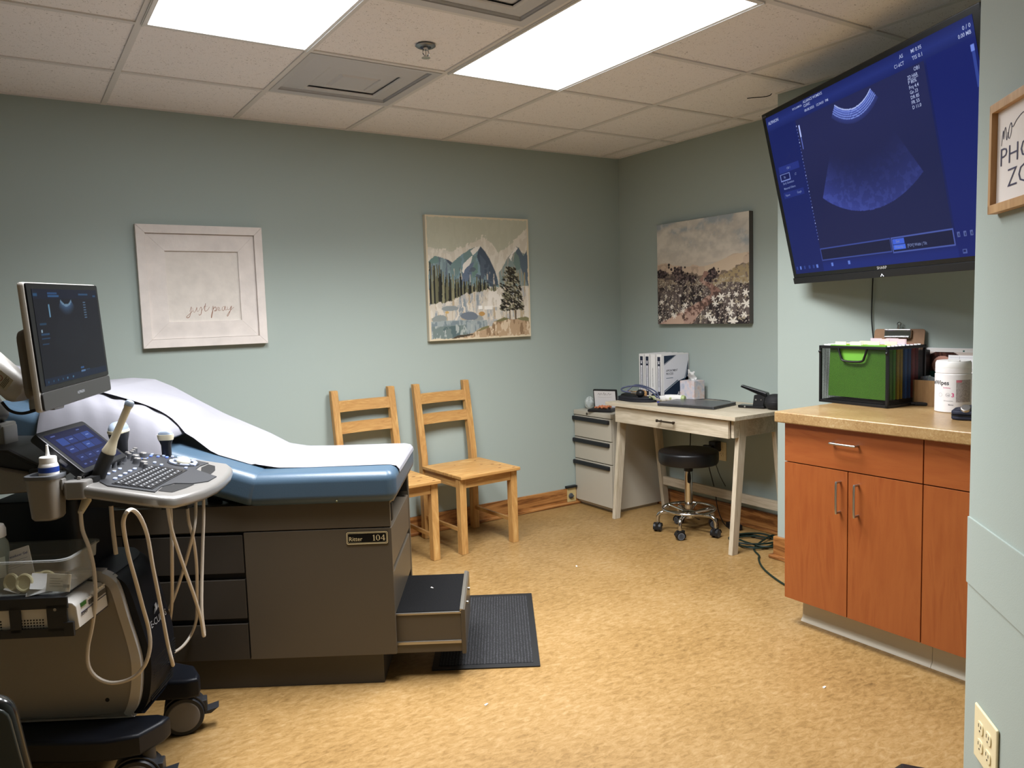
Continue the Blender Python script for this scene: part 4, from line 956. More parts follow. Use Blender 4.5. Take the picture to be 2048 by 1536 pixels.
for poly in ([(0, z0), (BW, z0), (BW, hz), (0, hz)], [(0, hz), (hx0+.016, hz), (hx0, BH-.01), (0, BH-.01)], [(hx1-.016, hz), (BW, hz), (BW, BH-.01), (hx1, BH-.01)]):
    m.bm.faces.new([m.bm.verts.new((x, 0, z)) for x, z in poly])
m.bm.faces.new([m.bm.verts.new(p) for p in ((0, BD, z0), (BW, BD, z0), (BW, BD, BH), (0, BD, BH))])
for x in (0, BW): m.bm.faces.new([m.bm.verts.new(p) for p in ((x, 0, z0), (x, BD, z0), (x, BD, BH), (x, 0, BH))])
part('mesh_panel', m, wm, r)
part('base_plate', MB().box(0, BW, 0, BD, .001, .004).box(.03, BW-.03, .015, .07, .004, .02, bev=.004), wire, r)
def bx(x, y, z=0): c, s_ = math.cos(BXA), math.sin(BXA); return (BXO[0]+c*x-s_*y, BXO[1]+s_*x+c*y, KZ+z)
fold = [('bright green', '#69a537', .016), ('bright green', '#659f35', .040), ('green', '#6cb833', .062), ('yellow', '#d9bd2b', .086), ('yellow', '#cfae25', .106), ('blue', '#1f6fc4', .134), ('blue', '#1b62b0', .158), ('red', '#b5342f', .184), ('dark red', '#9c2b2b', .206)]
where = ['frontmost in the mesh file box', 'second from the front of the mesh file box', 'third from the front of the mesh file box', 'behind the green ones in the mesh file box', 'just in front of the blue ones in the mesh file box', 'next to the yellow ones in the mesh file box', 'next to the red ones in the mesh file box', 'behind the blue ones in the mesh file box', 'rearmost in the mesh file box']
for k, (cn, c, y) in enumerate(fold):
    f = thing('hanging_folder', f'{cn} hanging file folder, {where[k]}', 'folder', bx(BW/2, y), BXA, 'hanging folders in the mesh box')
    lean = .004
    m = MB().hexa([(-.135, -.004, .030), (.155, -.004, .030), (.155, .006, .030), (-.135, .006, .030), (-.125, -.008+lean, BH+.004), (.15, -.008+lean, BH+.004), (.15, .010+lean, BH+.004), (-.125, .010+lean, BH+.004)], bev=.001)
    part('cover', m, mat('folder_'+cn.replace(' ', '_')+str(k), c, .55, var=.05, vscale=9, bump=.2, bscale=12), f)
    [part('hook', MB().box(x0_, x1_, -.001+lean, .002+lean, BH+.0005, BH+.006), white, f) for x0_, x1_ in ((-.165, -.125), (.15, .165))]
    tabc = mat('tab_manila', '#e6dfc2', .6) if k < 5 else mat('tab_pink', '#e6c9c9', .6)
    for q in range(2 if k in (0, 3, 5, 7) else 1):
        x = -.105+(.058*k*1.1+.075*q) % .2
        part('index_tab', MB().box(x, x+.056, lean, .0016+lean, BH+.002, BH+(.018 if k < 5 else .026)), tabc, f)
# clipboard leaning on the wall
CBY = 1.957
r = thing('clipboard', 'brown hardboard clipboard with chrome clip leaning on the wall behind the file box', 'clipboard', (AX-.06, CBY, KZ+.0005), rot=(math.radians(-8), 0, -PI/2))
m = MB().prism(rrect(-.116, .116, 0, .315, .012, 5), -.003, 0, M=Mz); part('board', m, mat('hardboard', '#8d6b4d', .55, var=.08, vscale=40), r)
m = MB().prism(rrect(-.062, .062, .272, .312, .006, 4), .003, .012, M=Mz, bev=.003).cyl((-.055, -.014, .277), (.055, -.014, .277), .006).box(-.06, .06, -.018, -.004, .305, .312, bev=.002); part('clip', m, chrome, r)
m = MB().cyl((0, -.006, .315), (0, -.006, .333), .007).torus((0, 0, 0), .008, .0025, 18, 6, M=Matrix.Translation((0, -.006, .336)) @ Matrix.Rotation(PI/2, 4, 'X')); part('hang_loop', m, chrome, r)
# black magazine file
r = thing('magazine_file', 'tall black plastic document holder behind the file box, beside the brochure', 'document holder', (3.265, 1.84, KZ), -PI/2)
part('shell', MB().box(-.05, .028, -.06, .045, 0, .225, bev=.004), black, r)
part('label_clip', MB().box(.004, .022, -.068, -.060, .165, .195, bev=.004).box(.012, .020, -.069, -.062, .19, .20, bev=.002), mat('clear_tab', '#8d9399', .3), r)
# wooden box
r = thing('wooden_box', 'small square wooden box holding foil packets, left of the wipes canister', 'box', (3.215, 1.755, KZ), -PI/2)
bw = wood('light_box_wood', [(.3, '#70522f'), (.5, '#896842'), (.7, '#9c7d54')], axis='z', scale=12, stretch=7, rough=.55)
for nm, q in (('side', (-.05, -.044, -.05, .05)), ('side', (.044, .05, -.05, .05)), ('side', (-.044, .044, -.05, -.044)), ('side', (-.044, .044, .044, .05))): part(nm, MB().box(*q, 0, .106, bev=.001), bw, r)
part('bottom', MB().box(-.044, .044, -.044, .044, 0, .006), bw, r)
foil = mat('foil', '#aeb7bb', .25, metal=.8, bump=.8, bscale=60, var=.3, vscale=60)
for k, (x, y, a) in enumerate(((-.012, -.02, .3), (.0, -.004, -.2), (.012, .01, .2))):
    solo('foil_packet', MB().box(-.022, .022, -.001, .001, 0, .116, bev=.0006, M=Matrix.Rotation(a, 4, 'Y')), foil, ('silver foil packet standing in the wooden box, front one', 'silver foil packet standing in the wooden box, middle one', 'silver foil packet standing in the wooden box, rear one')[k], 'packet', (3.215+y, 1.755-x, KZ+.0065), -PI/2, 'foil packets in the wooden box', world=False)
# brochure with a portrait photograph
r = thing('brochure', 'glossy brochure with a photo of a dark-haired woman, leaning behind the wipes', 'brochure', (3.315, 1.75, KZ), rot=(math.radians(-3), 0, -PI/2))
def brochure_picture():
    nx, ny = 90, 110; X, Y = np.meshgrid(np.linspace(0, 1, nx), np.linspace(0, 1, ny)); img = np.zeros((ny, nx, 3)); n = vnoise(X, Y, 30, 8, 3, 31)
    img[:] = rgb('#ddd8d4'); blend(img, (Y > .43), '#1f5a52'); blend(img, (Y > .43) & (X > .32) & (X < .35), '#4c7d74'); q = (Y > .07) & (Y < .43) & (X > .07)
    blend(img, q, '#cfc0b6'); blend(img, q & (((X-.45)/.38)**2+((Y-.30)/.26)**2 < 1), '#3a241f'); blend(img, q & (((X-.45)/.38)**2+((Y-.30)/.26)**2 < 1) & (n > .55), '#52342b')
    blend(img, q & (((X-.42)/.2)**2+((Y-.31)/.17)**2 < 1), '#c29180'); blend(img, q & (((X-.62)/.1)**2+((Y-.40)/.08)**2 < 1), '#c99b8a'); blend(img, q & (((X-.36)/.04)**2+((Y-.25)/.012)**2 < 1), '#4a2e28'); blend(img, q & (((X-.5)/.04)**2+((Y-.3)/.012)**2 < 1), '#4a2e28'); blend(img, q & (((X-.42)/.035)**2+((Y-.40)/.013)**2 < 1), '#9c5a55')
    blend(img, (X > .8) & (X < .84) & (Y < .06) & (Y > .03), '#2b5f57'); return img
part('page', MB().box(-.108, .108, -.0015, .0015, 0, .232), paperM, r)
picture('cover_photo', .214, .230, brochure_picture(), plane((-.107, -.0019, .231), (1, 0, 0), (0, 0, 1)), vcol_mat('brochure_print', .25), r)
r = thing('paper_form', 'white printed form standing between the brochure and the wipes canister', 'paper', (3.285, 1.655, KZ), rot=(math.radians(-4), 0, -PI/2))
part('sheet', MB().box(-.075, .075, -.001, .001, 0, .205), paperM, r)
m = MB()
for k in range(9): m.box(-.07+.012*(k % 2), .06-.02*(k % 3), -.0014, -.001, .195-.016*k, .1958-.016*k)
m.box(-.030, -.029, -.0014, -.001, .12, .2); part('ruling', m, mat('print_grey', '#9a98a8', .7), r)
# wipes canister
WX, WY = 3.085, 1.598
r = thing('wipes_canister', 'white plastic canister of cleaning wipes at the right end of the countertop', 'canister', (WX, WY, KZ), -1.093)
part('body', MB().lathe([(.001, 0), (.060, 0), (.0635, .003), (.0635, .148), (.0605, .150), (.0605, .152), (.0625, .154), (.0625, .170), (.058, .172)], n=56), mat('canister_white', '#e4e0de', .38), r)
lid = part('lid', MB().lathe([(.0615, .170), (.0625, .174), (.062, .190), (.058, .199), (.050, .2005), (.001, .2005)], n=56).box(-.022, .022, -.055, -.022, .199, .2035, bev=.003), white, r)
lm = MB(); R_ = .0638
def cyl_text(s_, a0, z, h, wang, mb, bold=.006):
    t = MB().text(s_, Matrix.Identity(4), h, width=wang*R_, bold=bold); bmesh.ops.subdivide_edges(t.bm, edges=[e for e in t.bm.edges if e.calc_length() > .006], cuts=1)
    for v in t.bm.verts:
        a = a0+v.co.x/R_; v.co = Vector((R_*math.sin(a), -R_*math.cos(a), z+v.co.y))
    mb._merge(t.bm)
cyl_text('CaviWipes', -1.72, .108, .0165, 1.5, lm, .02)
part('label_text', lm, mat('label_navy', '#15161f', .5), r)
lm = MB(); cyl_text('3', -.08, .062, .015, .14, lm, .02); cyl_text('Disinfecting', -.55, .095, .0045, .40, lm)
part('label_text', lm, mat('label_pink', '#d5447d', .5), r)
lm = MB(); cyl_text('1 min', -.36, .066, .006, .16, lm); cyl_text('Metrex', -.24, .029, .006, .28, lm); cyl_text('160 towelettes', -.5, .045, .0035, .5, lm)
for a in (-.72, -.28): 
    t = MB().ring([(.0075*math.cos(k*PI/10), .0075*math.sin(k*PI/10)) for k in range(20)], [(.0068*math.cos(k*PI/10), .0068*math.sin(k*PI/10)) for k in range(20)], 0, .0002)
    for v in t.bm.verts: an = a+v.co.x/R_; rr = R_+.0001; v.co = Vector((rr*math.sin(an), -rr*math.cos(an), .069+v.co.y))
    lm._merge(t.bm)
part('label_text', lm, mat('label_grey', '#77747c', .6), r)
def cyl_panel(a0, a1, z0, z1, rr): return MB().grid(lambda i, j: Vector((rr*math.sin(a0+(a1-a0)*i), -rr*math.cos(a0+(a1-a0)*i), z0+(z1-z0)*j)), 14, 2)
part('label_panel', cyl_panel(.16, 1.15, .042, .128, R_-.0001), mat('label_panel_grey', '#aaa19d', .6, var=.25, vscale=180), r)
part('label_panel', cyl_panel(.17, .48, .118, .127, R_+.0001), mat('label_red', '#c9717c', .6), r)
# flat black phone / remote on the counter
solo('marker_pen', MB().cyl((0, -.075, .007), (0, .06, .008), .0065, .0085, n=14, bev=.002).cyl((0, -.10, .006), (0, -.075, .007), .003, .006, n=12).box(-.016, .012, .015, .09, 0.0005, .015, bev=.004), black, 'black handheld clicker lying on the countertop in front of the wooden box', 'clicker', (3.145, 1.80, KZ), math.radians(-150), world=False)
# navy pouch
r = thing('zip_pouch', 'navy zippered pouch with silver clasp cut off by the partition edge', 'pouch', (2.94, 1.40, KZ), math.radians(-70))
nv = mat('navy_fabric', '#161a2c', .7, bump=.4, bscale=500)
for z in (.0, .018): part('half', MB().prism(rrect(-.11, .10, -.06, .075, .03, 6), z+.0005, z+.0165, bev=.006, seg=3, M=Matrix.Rotation(.02*z*50, 4, 'Y') if False else None), nv, r)
part('zip', MB().prism(rrect(-.111, .101, -.061, .076, .031, 6), .0155, .0185), black, r)
part('flap', MB().hexa([(-.10, -.055, .034), (.09, -.055, .034), (.09, .07, .034), (-.10, .07, .034), (-.03, -.03, .052), (.08, -.03, .056), (.08, .065, .056), (-.03, .065, .052)], bev=.008, seg=3), nv, r)
part('clasp', MB().cyl((-.062, -.045, .040), (-.062, -.052, .048), .018, .016, n=20, bev=.003).cyl((-.03, -.05, .05), (-.03, -.056, .058), .010, n=14, bev=.002), steel, r)
# ================================================================== DESK ITEMS
TZ = DZ
bw_ = mat('binder_white', '#e2e0dd', .35)
spineN = mat('spine_navy', '#20263a', .5); tealM = mat('cover_teal', '#1f4a60', .5); navyM = mat('cover_navy', '#18293f', .5); coverM = mat('cover_sheet', '#d9d8dd', .5)
def binder(label, y, kind, title):
    # spine at x=0 facing -x (room); cover face at -y
    r = thing('binder', label, 'binder', (3.445, y, TZ), 0, 'white ring binders on the desk')
    part('cover', MB().prism(rrect(0, .242, 0, .288, .008, 4), -.003, 0, M=Mz @ Matrix.Translation((0, 0, 0)), bev=.001), bw_, r)
    part('cover', MB().prism(rrect(0, .242, 0, .288, .008, 4), -.046, -.043, M=Mz, bev=.001), bw_, r)
    s_ = part('spine', MB().box(0, .004, .0, .046, 0, .288, bev=.0015), bw_, r)
    part('pages', MB().box(.012, .228, .006, .036, .006, .280), paperM, r)
    Ps = plane((-.0006, .023, 0), (0, -1, 0), (0, 0, 1)); m = MB()
    if kind == 'navy':
        part('spine_label', MB().box(-.0004, 0, .010, .036, .022, .272), spineN, s_)
        m.prism(rrect(-.008, .008, .050, .215, .007, 4), 0, .0003, M=Ps); m.prism([(.006*math.cos(k*PI/8), .232+.007*math.sin(k*PI/8)) for k in range(16)], 0, .0003, M=Ps).box(-.009, .009, .240, .244, 0, .0003, M=Ps)
        part('spine_label', m, coverM, s_)
    m = MB(); Mt = Ps @ Matrix.Translation((-.003, .20, .0004)) @ Matrix.Rotation(-PI/2, 4, 'Z'); m.text(title, Mt, .006, width=.12); m.prism([(.003*math.cos(k*PI/6), .012+.003*math.sin(k*PI/6)) for k in range(12)], .0003, .0006, M=Ps)
    part('spine_text', m, ink, s_)
    return r
by_ = [3.585, 3.640, 3.692, 3.745]
tb = binder('front white binder with a blue and white cover sheet titled appointment process, facing the room', by_[0], 'navy', 'APPOINTMENT PROCESS')
binder('second white binder from the front, with a plain white spine', by_[1], 'plain', 'MEDICAL PROTOCOL GUIDE')
binder('third white binder from the front, with a navy spine label', by_[2], 'navy', 'VOLUNTEER TRAINING')
binder('rearmost white binder of the row, nearest the corner of the room', by_[3], 'navy', 'POLICY PROCEDURES')
cs = part('cover_sheet', MB().box(.018, .232, -.0038, -.0030, .006, .280), coverM, tb)
Pc = plane((.018, -.0040, .006), (1, 0, 0), (0, 0, 1)); W_, H_ = .214, .274
m = MB().prism([(0, H_-.002), (0, H_-.055), (.102, H_-.002)], 0, .0002, M=Pc).prism([(W_, .10), (W_, .228), (W_-.03, .10)], 0, .0002, M=Pc).prism([(0, 0), (W_, 0), (W_, .13), (.12, .105), (0, .04)], 0, .0002, M=Pc); part('cover_art', m, navyM, cs)
m = MB().prism([(.0, H_-.058), (.0, H_-.0615), (.108, H_-.002), (.104, H_-.002)], 0, .0003, M=Pc).prism([(0, .044), (0, .050), (.12, .115), (.12, .108)], 0, .0003, M=Pc).prism([(W_, .235), (W_, .228), (W_-.04, .09), (W_-.045, .09)], 0, .0003, M=Pc).box(.018, .078, .128, .131, 0, .0004, M=Pc); part('cover_art', m, tealM, cs)
m = MB().text('APPOINTMENT', Pc @ Matrix.Translation((.018, .170, 0)), .0135, width=.100, bold=.008).text('PROCESS', Pc @ Matrix.Translation((.018, .150, 0)), .0135, width=.062, bold=.008); part('cover_text', m, mat('cover_ink', '#3a3d48', .6), cs)
m = MB().text('AWC', Pc @ Matrix.Translation((.115, .018, .0003)), .02, bold=.03); part('cover_text', m, coverM, cs)
# tissue box
r = thing('tissue_box', 'small pastel cube tissue box with a white tissue sticking out', 'tissue box', (3.588, 3.462, TZ), math.radians(8))
def tissue_mat():
    m, nt, b = _new('pastel_print'); tc = nt.nodes.new('ShaderNodeTexCoord'); n = nt.nodes.new('ShaderNodeTexNoise'); n.inputs['Scale'].default_value = 26; n.inputs['Detail'].default_value = 3; nt.links.new(tc.outputs['Object'], n.inputs['Vector'])
    r_ = ramp(nt, [(.32, '#a9aebc'), (.45, '#c7c3cb'), (.55, '#d3c7c6'), (.66, '#cfb5ae'), (.75, '#bfc0cc')]); nt.links.new(n.outputs['Fac'], r_.inputs['Fac']); nt.links.new(r_.outputs['Color'], b.inputs['Base Color']); b.inputs['Roughness'].default_value = .45; return m
part('carton', MB().box(-.054, .054, -.054, .054, 0, .122, bev=.002), tissue_mat(), r)
part('slot', MB().prism([(.032*math.cos(k*PI/12), .02*math.sin(k*PI/12)) for k in range(24)], .1222, .1226), mat('slot_film', '#b9b8bd', .4), r)
def tis(a, b):
    x = -.055+.115*a; e = math.sin(PI*a); 
    return Vector((x*(.35+.65*b)+.012*math.sin(b*7), .012*math.sin(a*9+b*5)*(.4+b)+.014*(b-.5)+.03*b*(a-.3), .118+b*(.030+.030*e+.016*math.sin(a*7+1)+.02*(1-a))))
part('tissue', MB().grid(tis, 26, 14, thick=.0006), mat('tissue_paper', '#ebe9e6', .9), r, angle=80)
# laptop
r = thing('laptop', 'closed dark grey laptop on the desk', 'laptop', (3.385, 3.235, TZ), math.radians(-77))
lapM = mat('laptop_grey', '#4a4a4c', .32, metal=.6)
part('base', MB().prism(rrect(-.19, .19, -.13, .13, .010, 4), .0015, .0115, bev=.003), lapM, r)
part('lid', MB().prism(rrect(-.19, .19, -.13, .13, .010, 4), .0125, .0195, bev=.002), mat('laptop_lid', '#5a5a5c', .32, metal=.35), r)
m = MB(); [m.box(.188, .1908, y, y+.014, .005, .0095) for y in (-.07, -.04, .03)]; part('port', m, black, r)
m = MB().tube([(3.50, 3.42, TZ+.004), (3.53, 3.36, TZ+.014), (3.56, 3.30, TZ+.018), (3.60, 3.24, TZ+.012), (3.64, 3.20, TZ+.004)], .0028)
part('cord', m, black, r, world=True)
# forehead thermometer
r = thing('thermometer', 'white handheld thermometer with green caps in front of the binders', 'thermometer', (3.43, 3.50, TZ), math.radians(-72))
gc = mat('lime_plastic', '#a9b77d', .4)
m = MB().loft([[Vector((x, .022*w_*math.cos(2*PI*k/16), .0225+.0215*w_*math.sin(2*PI*k/16))) for k in range(16)] for x, w_ in ((-.03, .85), (0, .95), (.05, 1), (.085, .9))]); part('head', m, white, r)
part('cap', MB().loft([[Vector((x, .022*w_*math.cos(2*PI*k/16), .0225+.0215*w_*math.sin(2*PI*k/16))) for k in range(16)] for x, w_ in ((.084, .92), (.096, .90), (.104, .7))]), gc, r)
m = MB().loft([[Vector((-.02-.055*t, -.01-.06*t+.016*w_*math.cos(2*PI*k/14)*.7, .020+.0165*w_*math.sin(2*PI*k/14))) for k in range(14)] for t, w_ in ((0, 1), (.5, 1.0), (.85, 1.02))]); part('grip', m, white, r)
m = MB().loft([[Vector((-.02-.055*t, -.01-.06*t+.016*w_*math.cos(2*PI*k/14)*.8, .0195+.0175*w_*math.sin(2*PI*k/14))) for k in range(14)] for t, w_ in ((.8, 1.05), (1.1, 1.15), (1.3, .9))]).box(.01, .022, -.030, -.015, .016, .028, bev=.004); part('grip_cap', m, gc, r)
solo('pen_cap', MB().cyl((-.012, 0, .005), (.012, 0, .005), .005, .0042, n=12, bev=.001), mat('blue_cap', '#26319a', .35), 'small blue pen cap beside the laptop corner', 'pen cap', (3.325, 3.49, TZ), .4, world=False)
# blood pressure cuff
cuffM = mat('navy_cuff', '#15161e', .75, bump=.5, bscale=400)
r = thing('blood_pressure_cuff', 'black blood pressure cuff with bulb and grey tubing on the left of the desk', 'blood pressure cuff', (3.30, 3.66, TZ), math.radians(-75))
def cuffp(z0, s_): return [[Vector((s_*(.13*math.cos(t)+.012*math.cos(3*t)), s_*(.062*math.sin(t)+.008*math.sin(2*t)), z)) for t in [2*PI*k/28 for k in range(28)]] for z, s_ in ((z0, s_*.97), (z0+.006, s_), (z0+.014, s_*.96))]
part('cuff', MB().loft(cuffp(.0005, 1)).loft([[p+Vector((-.01, .004, .014)) for p in q] for q in cuffp(0, .94)]), cuffM, r)
part('cuff', MB().hexa([(-.15, .0, .0005), (-.02, -.05, .0005), (.0, .06, .0005), (-.13, .07, .0005), (-.125, .01, .042), (-.03, -.03, .030), (-.01, .05, .034), (-.11, .055, .05)], bev=.01, seg=3), black, r)
part('bulb', MB().loft([[Vector((.010+.05*t, -.01+.024*w_*math.cos(2*PI*k/18), .052+.024*w_*math.sin(2*PI*k/18))) for k in range(18)] for t, w_ in ((0, .25), (.1, .7), (.3, 1), (.6, 1.02), (.85, .8), (1, .35))]), black, r)
part('valve', MB().cyl((-.03, -.012, .054), (.012, -.010, .052), .009, .007, n=14, bev=.002), steel, r)
part('tubing', MB().tube([(-.03, -.012, .055), (-.09, -.02, .062), (-.12, .02, .075), (-.07, .05, .088), (.02, .055, .082), (.10, .03, .055), (.15, .0, .03)], .0052).tube([(-.09, .03, .058), (-.05, .06, .094), (.03, .06, .088), (.12, .035, .06), (.16, .01, .022)], .0045), mat('tubing_bluegrey', '#4d536b', .4), r)
part('gauge_hose', MB().tube([(.10, -.01, .04), (.13, -.02, .036), (.16, -.015, .022), (.18, .0, .014)], .004), mat('beige_hose', '#a39d86', .5), r)
m = MB().box(-.028, .028, -.022, .022, .0005, .045, bev=.004).box(-.034, -.026, -.026, -.014, .03, .052, bev=.002)
solo('card_reader', m, mat('navy_box', '#12142a', .45), 'small navy box in front of the second binder, beside the thermometer', 'box', (3.395, 3.585, TZ), .5, world=False)
tanM = mat('tan_bandage', '#b78d5c', .85, bump=.6, bscale=90, var=.1, vscale=40)
def roll(lab, x, y, a, z=0):
    m = MB()
    for k in range(5): 
        m.loft([[Vector((xx, (.026-.004*k*.0)*math.cos(2*PI*i/20)*w_, .027+.026*math.sin(2*PI*i/20)*w_)) for i in range(20)] for xx, w_ in ((-.05+.02*k, .86), (-.047+.02*k, 1), (-.034+.02*k, 1.02), (-.031+.02*k, .86))])
    solo('bandage_roll', m, tanM, lab, 'bandage', (x, y, TZ+.0005+z), a, 'tan bandage rolls on the desk', world=False)
roll('tan bandage roll at the left rear corner of the desk, beside the black case', 3.36, 3.755, -1.2)
roll('tan bandage roll behind the blood pressure tubing', 3.47, 3.725, -.9, .0)
roll('tan bandage end showing between the tubing and the rearmost binder', 3.415, 3.685, -1.5) if False else None
# hole punch and speaker
r = thing('hole_punch', 'black heavy-duty stapler standing open on the right of the desk', 'stapler', (3.52, 2.925, TZ), math.radians(-72))
gb = mat('gloss_black', '#0b0b0c', .18, spec=.6)
part('base', MB().prism(rrect(-.085, .075, -.032, .032, .012, 4), .001, .016, bev=.004), gb, r)
part('upright', MB().hexa([(.0, -.022, .014), (.06, -.022, .014), (.06, .022, .014), (.0, .022, .014), (.008, -.020, .075), (.075, -.020, .085), (.075, .020, .085), (.008, .020, .075)], bev=.003), black, r)
part('lever', MB().hexa([(-.075, -.016, .118), (.09, -.022, .055), (.09, .022, .055), (-.075, .016, .118), (-.068, -.014, .130), (.08, -.022, .090), (.08, .022, .090), (-.068, .014, .130)], bev=.005, seg=3), gb, r)
part('rivet', MB().cyl((.02, -.0225, .05), (.02, -.0245, .05), .005).cyl((-.04, -.0335, .009), (-.04, -.0345, .009), .005).cyl((.05, -.0225, .05), (.05, -.0245, .05), .003), steel, r)
r = thing('speaker', 'round black desktop speaker at the right end of the desk', 'speaker', (3.545, 2.80, TZ))
part('body', MB().lathe([(.001, 0), (.03, 0), (.045, .008), (.0545, .028), (.055, .04), (.0535, .045), (.055, .05), (.050, .065), (.035, .080), (.015, .085), (.001, .0855)], n=44), mat('speaker_cloth', '#19191b', .7, bump=.4, bscale=700), r)
part('band', MB().torus((0, 0, .045), .0535, .0012, 44, 6), mat('speaker_band', '#2d2d30', .4), r)

# ================================================================== ON THE FILE CABINET
FZ = .660
r = thing('display_case', 'open black presentation case with printed lid and small orange models on the file cabinet', 'case', (3.315, 4.01, FZ), math.radians(-62))
part('tray', MB().box(-.085, .085, -.065, .06, .001, .018, bev=.004).box(-.08, .08, -.06, .055, .017, .021, bev=.002), black, r)
lidM = Matrix.Translation((0, .062, .012)) @ Matrix.Rotation(math.radians(-78), 4, 'X')
part('lid', MB().box(-.085, .085, -.135, 0, -.008, .012, bev=.006, M=Matrix.Translation((0, .062, .010)) @ Matrix.Rotation(math.radians(-80), 4, 'X')), black, r)
part('lining', MB().box(-.076, .076, -.126, -.010, -.0105, -.0082, bev=.0005, M=Matrix.Translation((0, .062, .010)) @ Matrix.Rotation(math.radians(-80), 4, 'X')), mat('satin_lining', '#d5d3d2', .45), r)
Lp = Matrix.Translation((0, .062, .010)) @ Matrix.Rotation(math.radians(-80), 4, 'X') @ plane((0, 0, -.0108), (1, 0, 0), (0, -1, 0))
m = MB().ribbon([(-.05, .100), (-.04, .112), (-.035, .098), (-.025, .112), (-.02, .10)], .002, .0003, Lp).ribbon([(-.012, .10), (-.004, .116), (.0, .098), (.008, .110), (.012, .098)], .002, .0003, Lp).ribbon([(.02, .098), (.03, .113), (.036, .10), (.044, .108), (.05, .104)], .002, .0003, Lp)
m.ribbon([(-.05, .085), (.0, .082), (.05, .086)], .0007, .0003, Lp)
part('lid_lettering', m, mat('lid_ink', '#6f6a66', .6), r)
orM = mat('orange_figure', '#b9714a', .55)
fr_ = Frame((3.315, 4.01), -62)
spots_ = [(-.045, -.02, 'at the left end'), (-.020, -.034, 'front left'), (-.018, -.004, 'rear left'), (.006, -.028, 'front centre'), (.010, .002, 'rear centre'), (.034, -.026, 'front right'), (.048, -.002, 'at the right end')]
for k, (x, y, w_) in enumerate(spots_):
    s_ = .008+.0012*k; p = fr_.o+fr_.u*x+fr_.v*y
    m = MB().sphere((0, 0, s_*.75), s_*1.3, s_*.9, s_*.75, 14).sphere((s_*1.1, 0, s_*1.05), s_*.75, s_*.7, s_*.7, 12).cyl((-s_*.6, s_*.3, s_*.5), (s_*.2, s_*.9, s_*.45), s_*.35, s_*.25, n=8)
    solo('fetal_model', m, orM, f'tiny orange model {w_} of the black case', 'model', (p.x, p.y, FZ+.0213), .6*k, 'tiny orange models in the black case', world=False)
def crump(rx, ry, h, seed):
    def f(i, j):
        a = 2*PI*i; v = PI*j; k = 1+.16*math.sin(5*a+seed)*math.sin(3*v)+.10*math.sin(9*a+2*seed+4*v)
        return Vector((rx*math.sin(v)*math.cos(a)*k, ry*math.sin(v)*math.sin(a)*k, h*.5-h*.5*math.cos(v)*(1+.06*math.sin(7*a))))
    m = MB().grid(f, 28, 16); bmesh.ops.remove_doubles(m.bm, verts=m.bm.verts, dist=.0004); return m
solo('plastic_bag', crump(.035, .03, .085, 1), mat('clear_bag', '#c9cfcb', .3, trans=.3, bump=.6, bscale=60), 'crumpled clear plastic bag behind the black case on the file cabinet', 'bag', (3.335, 4.175, FZ), 0, world=False)
solo('paper_stack', MB().box(-.06, .06, -.10, .10, .0005, .06, bev=.002).box(-.055, .065, -.095, .10, .06, .072, bev=.001), paperM, 'stack of white papers on the file cabinet tucked against the desk', 'papers', (3.52, 3.93, FZ), .05, world=False)

# ================================================================== CORDS
green = mat('green_cord', '#12241c', .45)
def coil():
    P = []
    cx, cy = 3.46, 2.86
    for k in range(44):
        a = k*2*PI/11+.5; rr = .105+.018*math.sin(k*.9); P.append((cx+.02*math.sin(k)+rr*1.1*math.cos(a), cy+rr*math.sin(a)*1.15, .007+.0058*(k//11)))
    return P
m = MB().tube(coil()+[(3.37, 2.80, .006), (3.275, 2.69, .006), (3.235, 2.66, .006), (3.165, 2.59, .006), (3.10, 2.50, .006), (3.03, 2.36, .006), (3.00, 2.25, .006), (3.0, 2.12, .006)], .0052, n=8, sub=5)
solo('extension_cord', m, green, 'dark green extension cord coiled on the floor under the right of the desk', 'cord', (3.4, 2.86, 0))
m = MB().tube([(RX-.07, 3.36, .43), (RX-.06, 3.37, .34), (RX-.045, 3.36, .26), (RX-.05, 3.33, .18), (RX-.06, 3.30, .08), (RX-.09, 3.22, .006), (RX-.17, 3.05, .0045), (RX-.16, 2.86, .0045)], .003)
m.tube([(RX-.07, 3.34, .43), (RX-.05, 3.325, .36), (RX-.05, 3.29, .29), (RX-.045, 3.25, .23)], .0022).tube([(RX-.02, 3.545, .64), (RX-.02, 3.56, .55), (RX-.03, 3.56, .42), (RX-.045, 3.565, .28), (RX-.06, 3.55, .16), (RX-.08, 3.5, .01), (RX-.12, 3.40, .004)], .0035)
part('cord', m, black, adp, world=True)
m = MB().box(-.05, .05, -.03, .03, .0005, .035, bev=.006).cyl((.05, 0, .018), (.07, 0, .016), .006)
solo('power_brick', m, black, 'black power brick on the floor behind the stool', 'power brick', (3.585, 3.13, 0), 1.2, world=False)

